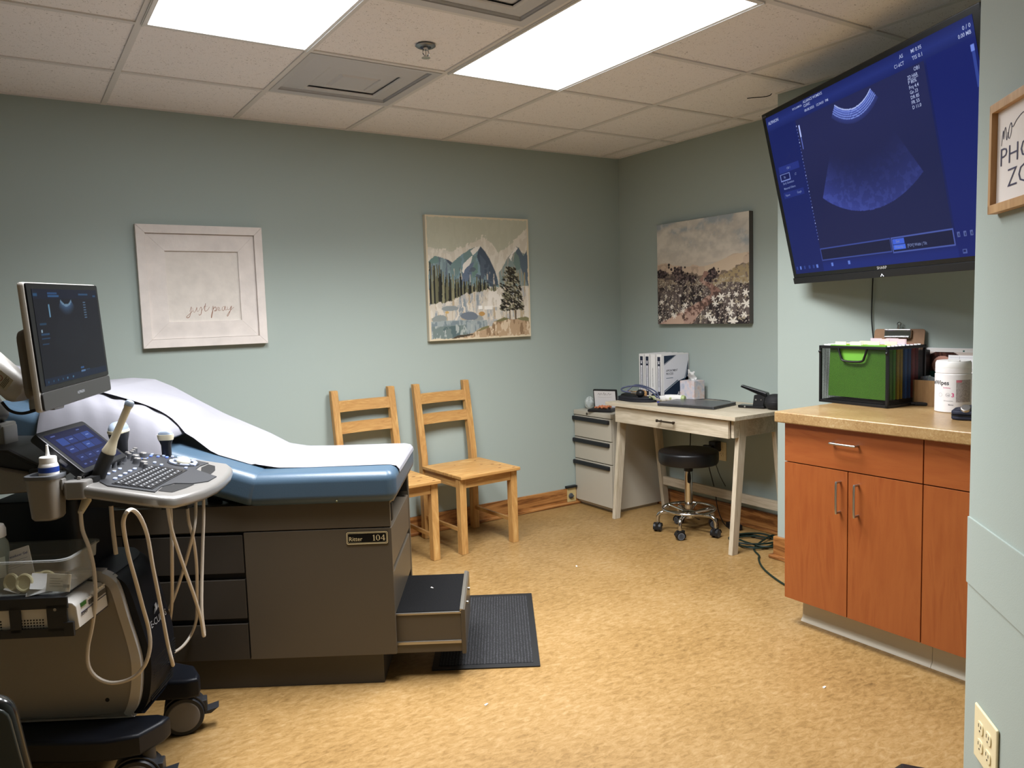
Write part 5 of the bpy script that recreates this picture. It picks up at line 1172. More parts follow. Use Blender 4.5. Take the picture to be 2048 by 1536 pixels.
# ================================================================== SCRAPS ON THE FLOOR
scr = mat('scrap_white', '#e9e6df', .8)
for x, y, a, lab in ((*[v for v in (1.285, 2.21)], .4, 'small white paper scrap on the floor in front of the floor mat'), (2.42, 3.17, 1.1, 'tiny white scrap on the floor between the pine chair and the stool'), (2.30, 1.61, .2, 'tiny white scrap on the floor in the right foreground')):
    solo('paper_scrap', MB().hexa([(-.008, -.003, .0004), (.006, -.004, .0004), (.008, .003, .0004), (-.006, .004, .0004), (-.008, -.003, .002), (.006, -.004, .0034), (.008, .003, .002), (-.006, .004, .003)]), scr, lab, 'scrap', (x, y, 0), a, 'paper scraps on the floor', world=False)
c, s_ = math.cos(TA), math.sin(TA); qx, qy = .16, .27
solo('paper_scrap', MB().hexa([(-.007, -.002, .0004), (.005, -.003, .0004), (.007, .002, .0004), (-.005, .003, .0004), (-.007, -.002, .002), (.005, -.003, .003), (.007, .002, .002), (-.005, .003, .003)]), scr, 'tiny white scrap lying on the black step of the exam table', 'scrap', (TO[0]+c*qx-s_*qy, TO[1]+s_*qx+c*qy, .2528), 1.9, 'paper scraps on the floor', world=False)
# ================================================================== ULTRASOUND MACHINE
UO = (.352, 2.48, 0); UA = math.radians(-30.3); UF = Frame(UO, -30.3)
Muz = Matrix(((1, 0, 0, 0), (0, 0, 1, 0), (0, 1, 0, 0), (0, 0, 0, 1)))      # prism drawn in (u,z), extruded along v
r = us = thing('ultrasound_machine', 'grey and navy wheeled ultrasound machine with monitor and keyboard beside the exam table', 'ultrasound machine', UO, UA)
sil = mat('machine_silver', '#8d8881', .38, metal=.3, spec=.5)
msil = mat('monitor_silver', '#b9b5ae', .4, metal=.1)
silL = mat('rim_silver', '#918e8a', .3, metal=.45, spec=.5)
dk = mat('machine_navy', '#0f1219', .42, bump=.05, bscale=900, spec=.35)
dgrey = mat('machine_charcoal', '#26272a', .45)
def uvprism(m, poly, v0, v1, bev=0, seg=3): return m.prism([(u, z) for u, z in poly], v0, v1, M=Muz, bev=bev, seg=seg)
# wheeled base: two arms joined at the back
arm = [(-.66, -.20), (-.20, -.235), (-.10, -.238), (-.02, -.215), (.02, -.15), (.026, -.115), (-.01, -.10), (-.12, -.10), (-.16, -.095), (-.16, .095), (-.12, .10), (-.01, .10), (.026, .115), (.02, .15), (-.02, .215), (-.10, .252), (-.20, .248), (-.66, .20)]
part('base', MB().prism(arm, .140, .205, bev=.012, seg=3), dk, r)
part('base_hook', MB().tube([(-.28, -.19, .142), (-.275, -.19, .128), (-.23, -.19, .128), (-.225, -.19, .142)], .003, sub=2), steel, r)
def caster(parent, u, v, ang, R=.0625):
    q = Matrix.Translation((u, v, 0)) @ Matrix.Rotation(math.radians(ang), 4, 'Z')   # local: axle along y, trails to -x
    m = MB(); xo = -.03
    for sy in (-1, 1):
        m.lathe([(.001, .0), (R-.008, 0), (R-.002, .003), (R, .008), (R, .020), (R-.003, .024), (.001, .024)], n=40, M=q @ plane((xo, sy*.012, R), (1, 0, 0), (0, 0, 1)) if sy < 0 else q @ plane((xo, sy*.012, R), (-1, 0, 0), (0, 0, 1)))
    c = part('caster', m, mat('caster_tyre', '#1d1e21', .5), parent)
    for sy in (-1, 1):
        pm = q @ plane((xo, sy*.0362, R), (1, 0, 0), (0, 0, 1)) if sy < 0 else q @ plane((xo, sy*.0362, R), (-1, 0, 0), (0, 0, 1))
        part('wheel_cover', MB().lathe([(.001, .0012), (R*.72, .0012), (R*.78, .0004), (R*.80, -.001)], n=36, M=pm), mat('wheel_grey', '#6f6b68', .45), c)
    m = MB(); rings = []
    for k in range(13):
        b = math.radians(-5+150*k/12); ro, ri = R+.006, R+.002
        rings.append([q @ Vector((xo+rr*math.cos(b), yy, R+rr*math.sin(b))) for rr, yy in ((ro, -.028), (ro, .028), (ri, .028), (ri, -.028))])
    m.loft(rings).cyl(q @ Vector((0, 0, R*1.6)), q @ Vector((0, 0, .150)), .022, n=18).box(-.05, .02, -.010, .010, R*.4, R*1.9, bev=.003, M=q)
    part('fork', m, dgrey, c)
    m = MB().hexa([q @ Vector(p) for p in ((.030, -.022, .052), (.052, -.022, .052), (.052, .022, .052), (.030, .022, .052), (.030, -.022, .062), (.078, -.024, .070), (.078, .024, .070), (.030, .022, .062))], bev=.002).box(.020, .042, -.022, .022, .060, .100, bev=.004, M=q)
    part('brake_pedal', m, dgrey, c)
caster(r, -.02, -.170, 12); caster(r, -.02, .186, 18); caster(r, -.58, -.17, 0); caster(r, -.58, .17, 0)
# body
V0, V1 = -.118, .165
prof = [(-.62, .212), (-.12, .208), (-.082, .214), (-.058, .25), (-.046, .31), (-.043, .37), (-.050, .42), (-.068, .50), (-.085, .58), (-.100, .615), (-.13, .636), (-.18, .645), (-.62, .655)]
def smooth_prof(P, sub=4):
    Q = spline([Vector((u, z, 0)) for u, z in P], sub); return [(v.x, v.y) for v in Q]
prof = smooth_prof(prof)
shell = [(u+.022*(u > -.5), z-.016*min(1, max(0, (z-.5)/.1))) for u, z in prof]
m = MB()
rings = []
N = 14
for k in range(N+1):
    t = k/N; v = V0+.015+(V1-V0-.015)*t
    e = max(0, (t-.45)/.55); dx = -.055*e**2.6
    rings.append([Vector((u+dx*(u > -.4), v, z)) for u, z in shell])
m.loft(rings); body = part('body_shell', m, dk, r, angle=50)
sp = part('side_panel', uvprism(MB(), prof, V0, V0+.03, bev=.014, seg=4), sil, r, angle=60)
rim_in = [(-.60, .2126), (-.13, .2088), (-.100, .222), (-.080, .27), (-.070, .33), (-.069, .38), (-.078, .44), (-.095, .52), (-.110, .585), (-.126, .604), (-.15, .616), (-.19, .622), (-.60, .630)]
rim_in = smooth_prof(rim_in); m = MB()
m.ring([(u+.001, z) for u, z in prof[:]], rim_in, V0-.004, V0+.028, M=Muz); part('panel_rim', m, mat('rim_bright', '#c2beb8', .32, metal=.35), sp, angle=60)
part('panel_screw', MB().cyl((-.145, V0-.0008, .262), (-.145, V0+.001, .262), .006, n=16), recess, sp)
m = MB()
for k in range(14): m.box(-.0315, -.0285, V0+.05, V1-.10, .225+.008*k, .2275+.008*k)
vt = MB()
fr_u = lambda z: float(np.interp(z, [.25, .31, .37, .42, .50, .58], [-.058, -.046, -.043, -.050, -.068, -.085]))+.022
for k in range(15):
    z = .235+.0085*k; vt.box(fr_u(z)-.004, fr_u(z)+.0012, V0+.035, V1-.085, z, z+.0028)
part('vent_slots', vt, mat('slot_black', '#050608', .6), body)
P = plane((fr_u(.44)+.0012, V0+.055, .445), (0, 1, 0), (-.16, 0, 1)); lg = mat('logo_grey_paint', '#9a9ca0', .4)
m = MB().text('E-CUBE', P @ Matrix.Translation((0, 0, .0012)), .020, width=.092, ext=.0015, bold=.006).text('8', P @ Matrix.Translation((.098, 0, .0012)), .020, ext=.0015)
m.prism([(.052, .034), (.064, .038), (.064, .056), (.052, .052)], .0005, .0025, M=P).prism([(.067, .040), (.080, .056), (.080, .034)], .0005, .0025, M=P).prism([(.038, .030), (.049, .036), (.049, .044)], .0005, .0025, M=P)
part('model_mark', m, lg, body)
# lift column and neck
part('lift_column', MB().prism(rrect(-.44, -.20, -.10, .13, .03, 5), .60, .845, bev=.004), dk, r, angle=60)
part('rear_body', MB().prism(rrect(-.64, -.30, -.095, .16, .04, 5), .21, .80, bev=.01), dk, r, angle=60)
# console
zt = lambda u: .868+.19*(.105-u)            # sloped top
def slope(u, v, dz=0): return Vector((u, v, zt(u)+dz))
out = [(.075, -.222), (.118, -.205), (.140, -.15), (.158, -.08), (.166, .0), (.164, .08), (.156, .16), (.140, .232), (.114, .270), (.06, .272), (-.05, .262), (-.16, .25), (-.23, .21), (-.25, .10), (-.25, -.06), (-.21, -.10), (-.20, -.185), (-.165, -.215), (-.11, -.222), (0, -.224)]
slots = [[(.062, -.17), (.098, -.165), (.112, -.10), (.118, -.05), (.075, -.075), (.058, -.12)], [(.085, .10), (.118, .085), (.112, .15), (.094, .205), (.070, .215), (.066, .16)]]
m = MB()
t0 = bmesh.new()
a = [t0.verts.new(slope(u, v)) for u, v in out]; b = [t0.verts.new(slope(u, v, -.035)) for u, v in out]
n_ = len(out); t0.faces.new(a); t0.faces.new(b[::-1])
for i in range(n_): t0.faces.new((a[i], b[i], b[(i+1) % n_], a[(i+1) % n_]))
bmesh.ops.recalc_face_normals(t0, faces=t0.faces)
bmesh.ops.bevel(t0, geom=[e for e in t0.edges if e.calc_face_angle(0) > .8 and not (abs(e.verts[0].co.z-e.verts[1].co.z) > .03 and (e.verts[0].co.xy-e.verts[1].co.xy).length < .001)], offset=.012, segments=4, profile=.5, affect='EDGES')
m._merge(t0)
con = part('console', m, silL, r, angle=50)
ctr = [(.062, -.19), (.055, -.13), (.070, -.075), (.112, -.05), (.140, .0), (.142, .07), (.116, .085), (.062, .12), (.058, .17), (.066, .228), (.02, .240), (-.12, .238), (-.175, .22), (-.205, .15), (-.215, -.05), (-.165, -.085), (-.118, -.10), (-.095, -.165), (-.06, -.195)]
m = MB(); t0 = bmesh.new(); a = [t0.verts.new(slope(u, v, .003)) for u, v in ctr]; b = [t0.verts.new(slope(u, v, -.004)) for u, v in ctr]; t0.faces.new(a); n_ = len(ctr)
for i in range(n_): t0.faces.new((a[i], b[i], b[(i+1) % n_], a[(i+1) % n_]))
bmesh.ops.recalc_face_normals(t0, faces=t0.faces); bmesh.ops.triangulate(t0, faces=[f for f in t0.faces if len(f.verts) > 4]); m._merge(t0)
cp = part('control_panel', m, mat('panel_charcoal', '#303134', .5, bump=.1, bscale=600), con)
for s_ in slots:
    m = MB(); t0 = bmesh.new(); a = [t0.verts.new(slope(u, v, .0012)) for u, v in s_]; t0.faces.new(a); bmesh.ops.recalc_face_normals(t0, faces=t0.faces); m._merge(t0); part('grip_opening', m, recess, con)
def onslope(u, v, dz=0):   # drawing plane on the slope: x = v, y = up the slope (-u)
    return plane(slope(u, v, dz), (0, 1, 0), (-1, 0, .19))
# keyboard
m = MB(); Pk = onslope(.048, -.172, .0034)
m.prism([(0, 0), (.262, 0), (.255, .108), (-.004, .108)], 0, .0012, M=Pk); kb = part('keyboard', m, mat('keyboard_black', '#151517', .4), con)
m = MB()
for i in range(5):
    nk = 14 if i < 4 else 9
    for j in range(nk):
        w_ = .262/14*(1 if i < 4 else 1.45); x = .004+j*w_*.985
        if x+w_ > .262: continue
        m.box(x, x+w_*.84, .006+(4-i)*.0205, .006+(4-i)*.0205+.0165, .0012, .0034, bev=.0008, seg=1, M=Pk)
key = part('keys', m, mat('key_black', '#1c1c1f', .45), kb, kind='stuff')
m = MB()
for i in range(5):
    nk = 14 if i < 4 else 9
    for j in range(nk):
        w_ = .262/14*(1 if i < 4 else 1.45); x = .004+j*w_*.985
        if x+w_ > .262: continue
        m.box(x+.0050, x+.0092, .0125+(4-i)*.0205, .0165+(4-i)*.0205, .0034, .0037, M=Pk)
part('key_legends', m, mat('key_legend', '#c6cdd8', .5, emit='#9fb4d8', es=.12), kb, kind='stuff')
# trackball
tu, tv = .005, .175
Pb = onslope(tu, tv, .003)
m = MB().lathe([(.048, 0), (.047, .0025), (.036, .004), (.027, .002), (.001, .002)], n=44, M=Pb); part('trackball_ring', m, mat('ring_charcoal', '#28292c', .35), con)
part('trackball', MB().sphere((0, 0, .004), .0215, .0215, .017, 28, M=Pb), mat('trackball_ivory', '#ded9c4', .22), con)
btn = mat('lit_button', '#aeb9cf', .4, emit='#8fa4d8', es=.3)
btnb = mat('lit_button_blue', '#6f86d8', .4, emit='#5a74e0', es=.45)
def arcbtn(P, r0, r1, a0, a1, m):
    pts = [(r0*math.cos(math.radians(a0+(a1-a0)*k/6)), r0*math.sin(math.radians(a0+(a1-a0)*k/6))) for k in range(7)]+[(r1*math.cos(math.radians(a1-(a1-a0)*k/6)), r1*math.sin(math.radians(a1-(a1-a0)*k/6))) for k in range(7)]
    m.prism(pts, .002, .0056, M=P)
for a0, a1 in ((-125, -60), (-55, -20), (35, 70), (80, 115), (125, 165), (185, 225)):
    m = MB(); arcbtn(Pb, .031, .042, a0, a1, m); part('button', m, btn, con)
def button(u, v, w_=.013, h_=.008, blue=False):
    m = MB().prism(rrect(-w_/2, w_/2, -h_/2, h_/2, h_*.45, 3), .002, .0055, M=onslope(u, v, .002)); part('button', m, btnb if blue else btn, con)
for k in range(5): button(-.072-.001*k, -.125+.034*k, .015, .009)
for k in range(3): button(-.108, -.085+.036*k, .013, .008)
for u, v, bl in ((-.085, .205, 1), (-.075, .225, 0), (-.105, .20, 1), (-.11, .222, 0), (-.06, .212, 1), (-.05, .232, 0), (-.03, .230, 0), (-.01, .235, 0), (-.062, .12, 0), (-.035, .103, 0), (.02, .232, 0), (-.105, .085, 0), (.036, .11, 0), (.045, .16, 0)): button(u, v, blue=bool(bl))
def knob(u, v, R, h, lit=False):
    P = onslope(u, v, .003)
    k = part('knob', MB().lathe([(R*1.05, 0), (R*1.0, .002), (R*.92, h*.35), (R*.86, h*.9), (R*.78, h), (.001, h)], n=24, M=P), mat('knob_grey', '#55565a', .38, spec=.5), con)
    part('knob_cap', MB().lathe([(R*.72, h+.0005), (R*.66, h+.0014), (.001, h+.0014)], n=24, M=P), silL, k)
    if lit: part('knob_glow', MB().torus((0, 0, .002), R*1.05, .0012, 28, 6, M=P), btnb, k)
for k in range(5): knob(-.128-.004*k, -.040+.043*k, .0085, .016)
for u, v, l in ((-.068, .055, 0), (-.100, .085, 0), (-.120, .120, 0), (-.115, .165, 1)): knob(u, v, .0135, .017, bool(l))
for u, v in ((-.057, .04), (-.085, .10), (-.155, .175), (-.16, .198), (-.165, .225), (-.16, .155)): knob(u, v, .0085, .014)
for k in range(8):
    P = onslope(-.135+.0*k, -.165+.0165*k+(.03 if k > 1 else -.03), .003)
    m = MB().box(-.003, .003, -.005, .005, .001, .014, bev=.0015, M=P).box(-.0008, .0008, -.022, .022, 0, .0008, M=P); part('slider', m, silL, con)
# near rear probe holder and cup
m = MB().prism(rrect(-.166, -.105, -.225, -.170, .014, 4), .872, .922, bev=.006).box(-.171, -.164, -.222, -.200, .900, .930, bev=.003); hold = part('probe_holder', m, silL, r)
part('holder_slot', MB().prism(rrect(-.160, -.1, -.185, -.10, .02, 5), .900, .9235), recess, hold)
cu_, cv_ = -.212, -.212
def rr3(u, v, w_, d_, rad, z): return [Vector((x, y, z)) for x, y in rrect(u-w_/2, u+w_/2, v-d_/2, v+d_/2, rad, 4)]
m = MB().loft([rr3(cu_, cv_, .060, .060, .018, .823), rr3(cu_, cv_, .070, .068, .020, .830), rr3(cu_, cv_, .080, .078, .022, .915), rr3(cu_, cv_, .082, .080, .022, .938), rr3(cu_, cv_, .070, .068, .020, .938), rr3(cu_, cv_, .062, .060, .018, .845)])
part('cup_holder', m, sil, r, angle=60)
m = MB().loft([rr3(cu_, cv_, .086, .084, .024, .934), rr3(cu_, cv_, .088, .086, .024, .941), rr3(cu_, cv_, .086, .084, .024, .944), rr3(cu_, cv_, .066, .064, .020, .944), rr3(cu_, cv_, .066, .064, .020, .934)], closed=True); part('cup_rim', m, mat('cup_rim_grey', '#5f6165', .4), r)
# rear housing
part('rear_housing', MB().prism([(u, z) for u, z in ((-.66, .865), (-.27, .88), (-.25, .90), (-.27, .925), (-.40, .955), (-.66, .965))], -.14, .14, M=Muz, bev=.012), sil, r)
part('rear_cover', MB().prism([(u, z) for u, z in ((-.66, .955), (-.40, .948), (-.27, .925), (-.22, .905), (-.25, .935), (-.36, 1.0), (-.66, 1.01))], -.12, .14, M=Muz, bev=.01), dgrey, r)
part('rear_clip', MB().box(-.30, -.25, -.14, -.10, .895, .945, bev=.008), dgrey, r)
# touch panel
TPo, TPx = Vector((-.243, -.19, 1.050)), Vector((0, 1, 0)); TPd = Vector((.124, 0, -.113)).normalized()
Pt = plane(TPo+TPd*.168, (0, 1, 0), -TPd)      # x right, y up the panel
m = MB().prism(rrect(0, .262, 0, .170, .012, 4), -.026, 0, M=Pt, bev=.005); tp = part('touch_panel', m, mat('touch_bezel', '#1a1b1e', .35), r)
part('card_slot', MB().box(-.0006, .002, .05, .075, -.018, -.010, M=Pt), mat('slot_grey', '#6b6c70', .4), tp)
def touch_picture():
    nx, ny = 130, 84; X, Y = np.meshgrid(np.linspace(0, 1, nx), np.linspace(0, 1, ny)); img = np.zeros((ny, nx, 3)); img[:] = rgb('#141b4a'); blend(img, 1-np.clip(Y/.25, 0, 1), '#10173d')
    def R(x0, x1, y0, y1, c): blend(img, (X > x0) & (X < x1) & (Y > y0) & (Y < y1), c)
    for row, y0, n_, x0 in ((0, .16, 4, .12), (1, .40, 4, .12)):
        for k in range(n_): R(x0+k*.20, x0+k*.20+.18, y0, y0+.19, '#22377c' if (k+row) % 3 else '#2c4a98'); R(x0+k*.20+.05, x0+k*.20+.13, y0+.075, y0+.105, '#7f95d6') if (k+row) % 2 else None
    for k in range(4): R(.12+k*.20, .30+k*.20, .67, .82, '#1c2d69'); R(.18+k*.2, .24+k*.2, .73, .755, '#6d83c8')
    R(.1, .2, .06, .08, '#5c6fb4'); R(.7, .78, .06, .08, '#5c6fb4')
    for k in range(6): R(.1+k*.14, .15+k*.14, .90, .93, '#5365aa')
    return img
picture('touch_screen', .226, .136, touch_picture(), Pt @ Matrix.Translation((.018, .152, .0006)), vcol_mat('touch_glow', .2, .8, spec=.4), tp)
# monitor
MO, MXv = Vector((-.195, -.262, 1.452)), Vector((-.10, .994, .024)).normalized(); MYv = Vector((-.040, -.080, 1.0))
Pm_ = plane(MO, MXv, MYv)          # x right, y up, z towards operator; origin top left
MW, MH = .492, .340
mon = part('monitor', MB().prism(rrect(0, MW, -MH, 0, .010, 4), -.022, -.004, M=Pm_, bev=.006), msil, r)
part('monitor_back', MB().prism(rrect(.02, MW-.05, -MH+.03, -.12, .03, 4), -.055, -.021, M=Pm_, bev=.015), mat('monitor_back_grey', '#6a6763', .4), mon)
part('bezel', MB().prism(rrect(.004, MW-.004, -.288, -.003, .006, 3), -.006, 0, M=Pm_, bev=.002), mat('monitor_bezel', '#0b0b0d', .35, spec=.3), mon)
part('chin', MB().prism(rrect(.004, MW-.004, -MH+.003, -.289, .008, 3), -.006, .002, M=Pm_, bev=.003), mat('monitor_chin', '#343332', .42, metal=.2), mon)
part('maker_logo', MB().text('ALPINION', Pm_ @ Matrix.Translation((.247, -.317, .0022)), .008, width=.05, align='C'), lg, mon)
def mon_picture():
    nx, ny = 170, 104; sw, sh = .442, .256; A, B = np.meshgrid(np.linspace(0, sw, nx), np.linspace(0, sh, ny)); img = np.zeros((ny, nx, 3)); img[:] = rgb('#121518')
    blend(img, B < .026, '#101a2c'); blend(img, B > .238, '#13263f')
    R = np.hypot(A-.205, B+.01); th = np.degrees(np.arctan2(A-.205, B+.01)); f = (abs(th) < 42) & (R > .052) & (R < .082); blend(img, f*np.clip((.086-R)/.03, 0, 1), '#4d7199'); blend(img, f & (R < .058), '#86aac8')
    f = (abs(th) < 36) & (R < .19) & (R > .1); blend(img, f*.35, '#1d2328')
    def Q(a0, a1, b0, b1, c): blend(img, (A > a0) & (A < a1) & (B > b0) & (B < b1), c)
    Q(.003, .028, .012, .018, '#2d5f8a'); Q(.09, .15, .008, .013, '#2f5d92'); Q(.09, .16, .016, .021, '#356aa0'); Q(.30, .37, .012, .017, '#35608a'); Q(.41, .43, .016, .02, '#35608a')
    for k in range(7): Q(.325, .343, .035+.0075*k, .039+.0075*k, '#6f92b4')
    Q(.085, .092, .04, .075, '#7fb4d8'); Q(.02, .06, .09, .095, '#27506f'); Q(.022, .03, .108, .115, '#b4d2e6'); Q(.02, .07, .118, .122, '#2d567c'); Q(.02, .07, .130, .134, '#2d567c'); Q(.02, .06, .145, .149, '#2d567c')
    Q(.245, .268, .226, .231, '#3e6fae'); Q(.245, .275, .234, .239, '#6f9cd0'); Q(.28, .31, .234, .238, '#36587c'); 
    for k in range(5): Q(.02+.03*k, .026+.03*k, .245, .25, '#2f6a90')
    for k in (.14, .18): Q(k, k+.008, .244, .251, '#5f98c0')
    return img
picture('screen', .442, .256, mon_picture(), Pm_ @ Matrix.Translation((.030, -.018, .0008)), vcol_mat('monitor_glow', .35, .5, spec=.06), mon)
# monitor arm
m = MB()
def capsule(p0, p1, w0, w1, th):
    p0, p1 = Vector(p0), Vector(p1); rings = []
    for t, k in ((-.12, .55), (-.05, .88), (0, 1), (1, 1), (1.06, .85), (1.12, .5)):
        c = p0+(p1-p0)*t; w_ = (w0+(w1-w0)*min(max(t, 0), 1))*k; ax = (p1-p0).normalized(); up = Vector((-ax.z, 0, ax.x)).normalized() if abs(ax.y) < .9 else Vector((0, 0, 1)); sd = ax.cross(up)
        rings.append([c+up*math.cos(2*PI*i/20)*w_/2*(abs(math.cos(2*PI*i/20))**-.35 if abs(math.cos(2*PI*i/20)) > .3 else 1.2)+sd*math.sin(2*PI*i/20)*th/2 for i in range(20)])
    return MB().loft(rings)
ar = part('monitor_arm', capsule((-.52, -.03, 1.315), (-.36, -.04, 1.16), .085, .085, .075), msil, r, angle=60)
m = MB().box(-.375, -.30, -.03, .03, 1.135, 1.165, bev=.006).box(-.345, -.27, -.028, .028, 1.095, 1.130, bev=.006).box(-.36, -.33, -.032, .032, 1.168, 1.176, bev=.003); part('arm_joint', m, silver, ar)
lab = Matrix.Identity(4); Pa = plane(Vector((-.535, -.0205, 1.36)), Vector((.175, 0, -.150)), Vector((.15, 0, .175))); Pa = Pa @ Matrix.Rotation(0, 4, 'X')
m = MB().tube([(-.41, -.04, 1.125), (-.39, -.04, 1.10), (-.36, -.035, 1.09), (-.325, -.03, 1.097)], .0045); part('arm_cable', m, dgrey, ar)
dirA = Vector((.175, -.02, -.150)).normalized(); upA = Vector((.15, 0, .175)).normalized(); nA = Vector((.02, -1, 0)).normalized()
Lp_ = plane(Vector((-.52, -.0215, 1.305)), dirA, upA)
Ltop = plane(Vector((-.432, -.0765, 1.215)), dirA, upA)
m = MB().box(0, .030, -.004, .036, 0, .0006, M=Ltop).box(.036, .082, -.004, .036, 0, .0006, M=Ltop); wl = part('warning_label', m, mat('label_beige', '#b7b4a2', .5), ar)
m = MB().prism([(.004, .002), (.026, .002), (.015, .022)], .0006, .0010, M=Ltop).box(.0315, .0345, -.004, .036, .0006, .0010, M=Ltop); part('warning_triangle', m, mat('warning_yellow', '#c2a62a', .5), wl)
m = MB().ring([(.047+.009*math.cos(k*PI/10), .016+.009*math.sin(k*PI/10)) for k in range(20)], [(.047+.007*math.cos(k*PI/10), .016+.007*math.sin(k*PI/10)) for k in range(20)], .0006, .0012, M=Ltop); part('warning_circle', m, mat('warning_red', '#8a4a46', .5), wl)
m = MB()
for k in range(4): m.box(.060+.004*k, .0615+.004*k, .0, .032-.004*(k % 2), .0006, .0011, M=Ltop)
part('label_text', m, mat('label_ink', '#4b483f', .6), wl)
part('arm_post', MB().box(-.475, -.415, -.035, .035, .97, 1.055, bev=.006).box(-.50, -.42, -.04, .04, 1.045, 1.062, bev=.006), silver, r)
part('arm_elbow', capsule((-.50, .0, 1.16), (-.455, 0, 1.075), .075, .07, .07), mat('elbow_grey', '#55534f', .4, metal=.3), r, angle=60)
# hook under the console
part('cable_hook', MB().box(.02, .095, -.055, .0, .795, .803, bev=.002).box(.088, .096, -.055, .0, .795, .815, bev=.002).box(.01, .03, -.04, -.015, .80, .835, bev=.002), dgrey, r)
part('console_neck', MB().prism([(u, z) for u, z in ((-.26, .82), (.02, .80), (.06, .828), (-.0, .86), (-.26, .90))], -.07, .10, M=Muz, bev=.008), dgrey, r)

# ---- probes: each a thing in its holder with its own cable
cabM = mat('cable_beige', '#c2b8aa', .45); probeI = mat('probe_ivory', '#dcd2b6', .38); probeB = mat('probe_black', '#141519', .42); probeG = mat('probe_lens', '#8f9bab', .35)
def uth(name, label, cat, u, v, z):
    p = UF.o+UF.u*u+UF.v*v; o = thing(name, label, cat, (p.x, p.y, z), UA, 'ultrasound probes on the machine'); o['_off'] = 0; del o['_off']; return o, Matrix.Translation((-u, -v, -z))
def cable(pix, uu, off, r_=.0052, start=None, end=None):
    pts = [UF.pu(x, y, uu if not callable(uu) else uu(i/(len(pix)-1))) for i, (x, y) in enumerate(pix)]
    if start: pts = [Vector(start)]+pts
    if end: pts = pts+[Vector(end)]
    m = MB().tube(pts, r_, n=8, sub=5); bmesh.ops.transform(m.bm, matrix=off, verts=m.bm.verts); return m
def off_mb(m, off): bmesh.ops.transform(m.bm, matrix=off, verts=m.bm.verts); return m
# slender ivory probe in the near holder
o, of = uth('ultrasound_probe', 'long ivory rod-shaped probe with black handle in the near holder', 'probe', -.125, -.135, .89)
b0, b1 = Vector((-.135, -.135, .872)), Vector((-.012, -.128, 1.123))
ax = (b1-b0).normalized(); s1 = ax.cross(Vector((0, 1, 0))).normalized(); s2 = ax.cross(s1)
def rod(ts): return [[b0+(b1-b0)*t+s1*math.cos(2*PI*k/20)*w_+s2*math.sin(2*PI*k/20)*w_ for k in range(20)] for t, w_ in ts]
part('handle', off_mb(MB().loft(rod(((-.02, .010), (.0, .017), (.08, .0195), (.2, .0185), (.34, .019), (.43, .0185), (.445, .016)))), of), mat('probe_grip', '#2b2926', .55), o)
part('shaft', off_mb(MB().loft(rod(((.43, .017), (.45, .0185), (.52, .014), (.58, .0105), (.75, .0095), (.90, .0100), (.92, .0095), (.945, .0115), (.985, .0118), (1.0, .0095), (1.006, .005)))), of), probeI, o)
part('tip', off_mb(MB().loft(rod(((.955, .0121), (.985, .0123), (1.002, .0095), (1.008, .004)))), of), probeG, o)
part('strain_relief', off_mb(MB().cyl(UF.pv(174, 998, -.16), UF.pv(161, 1026, -.205), .0125, .0075, n=14, bev=.002), of), probeI, o)
uc = lambda t: -.146+.03*t*0
pv_ = [(161, 1022), (165, 1060), (178, 1095), (188, 1140), (191, 1200), (184, 1255), (176, 1295), (177, 1332), (195, 1356), (226, 1366), (264, 1356), (289, 1331), (300, 1294), (297, 1256), (285, 1212), (271, 1160), (257, 1110), (248, 1062), (247, 1040), (254, 1024), (266, 1020), (281, 1036), (295, 1072), (305, 1130), (315, 1180), (325, 1232), (336, 1290), (346, 1330), (341, 1318), (330, 1302)]
def pv_pt(i, x, y):
    n = len(pv_)-1; f = i/n
    v = float(np.interp(i, [0, 8, 12, 16, 19, 21, 27], [-.215, -.20, -.19, -.12, -.04, -.02, .03]))
    return UF.pv(x, y, v) if i < 13 else UF.pu(x, y, float(np.interp(i, [13, 16, 19, 27, 28, 29], [UF.pv(*pv_[13], -.185).x, .03, .08, .045, -.10, -.12])))
m = MB().tube([pv_pt(i, x, y) for i, (x, y) in enumerate(pv_)], .0053, n=8, sub=4); part('cable', off_mb(m, of), cabM, o)
# wide convex probe behind the touch panel
o, of = uth('ultrasound_probe', 'wide convex black probe with blue-grey head behind the touch panel', 'probe', -.19, .2, .93)
ell = lambda z, a, b_, du=0, dv=0: [Vector((-.20+du+1.35*a*math.cos(2*PI*k/24), .2+dv+1.1*b_*math.sin(2*PI*k/24), z+.006)) for k in range(24)]
part('handle', off_mb(MB().loft([ell(.88, .014, .016), ell(.92, .017, .020), ell(.955, .018, .024), ell(.975, .020, .036), ell(.988, .021, .040)]), of), probeB, o)
part('collar', off_mb(MB().loft([ell(.986, .0205, .0405), ell(.990, .022, .042), ell(.996, .021, .041)]), of), probeI, o)
part('head', off_mb(MB().loft([ell(.994, .020, .040), ell(1.003, .0195, .0385), ell(1.013, .017, .032), ell(1.019, .012, .022), ell(1.022, .004, .008)]), of), probeG, o)
part('cable', off_mb(cable([(222, 1012), (225, 1050), (229, 1085), (232, 1108)], -.10, Matrix.Identity(4), .0062), of), cabM, o)
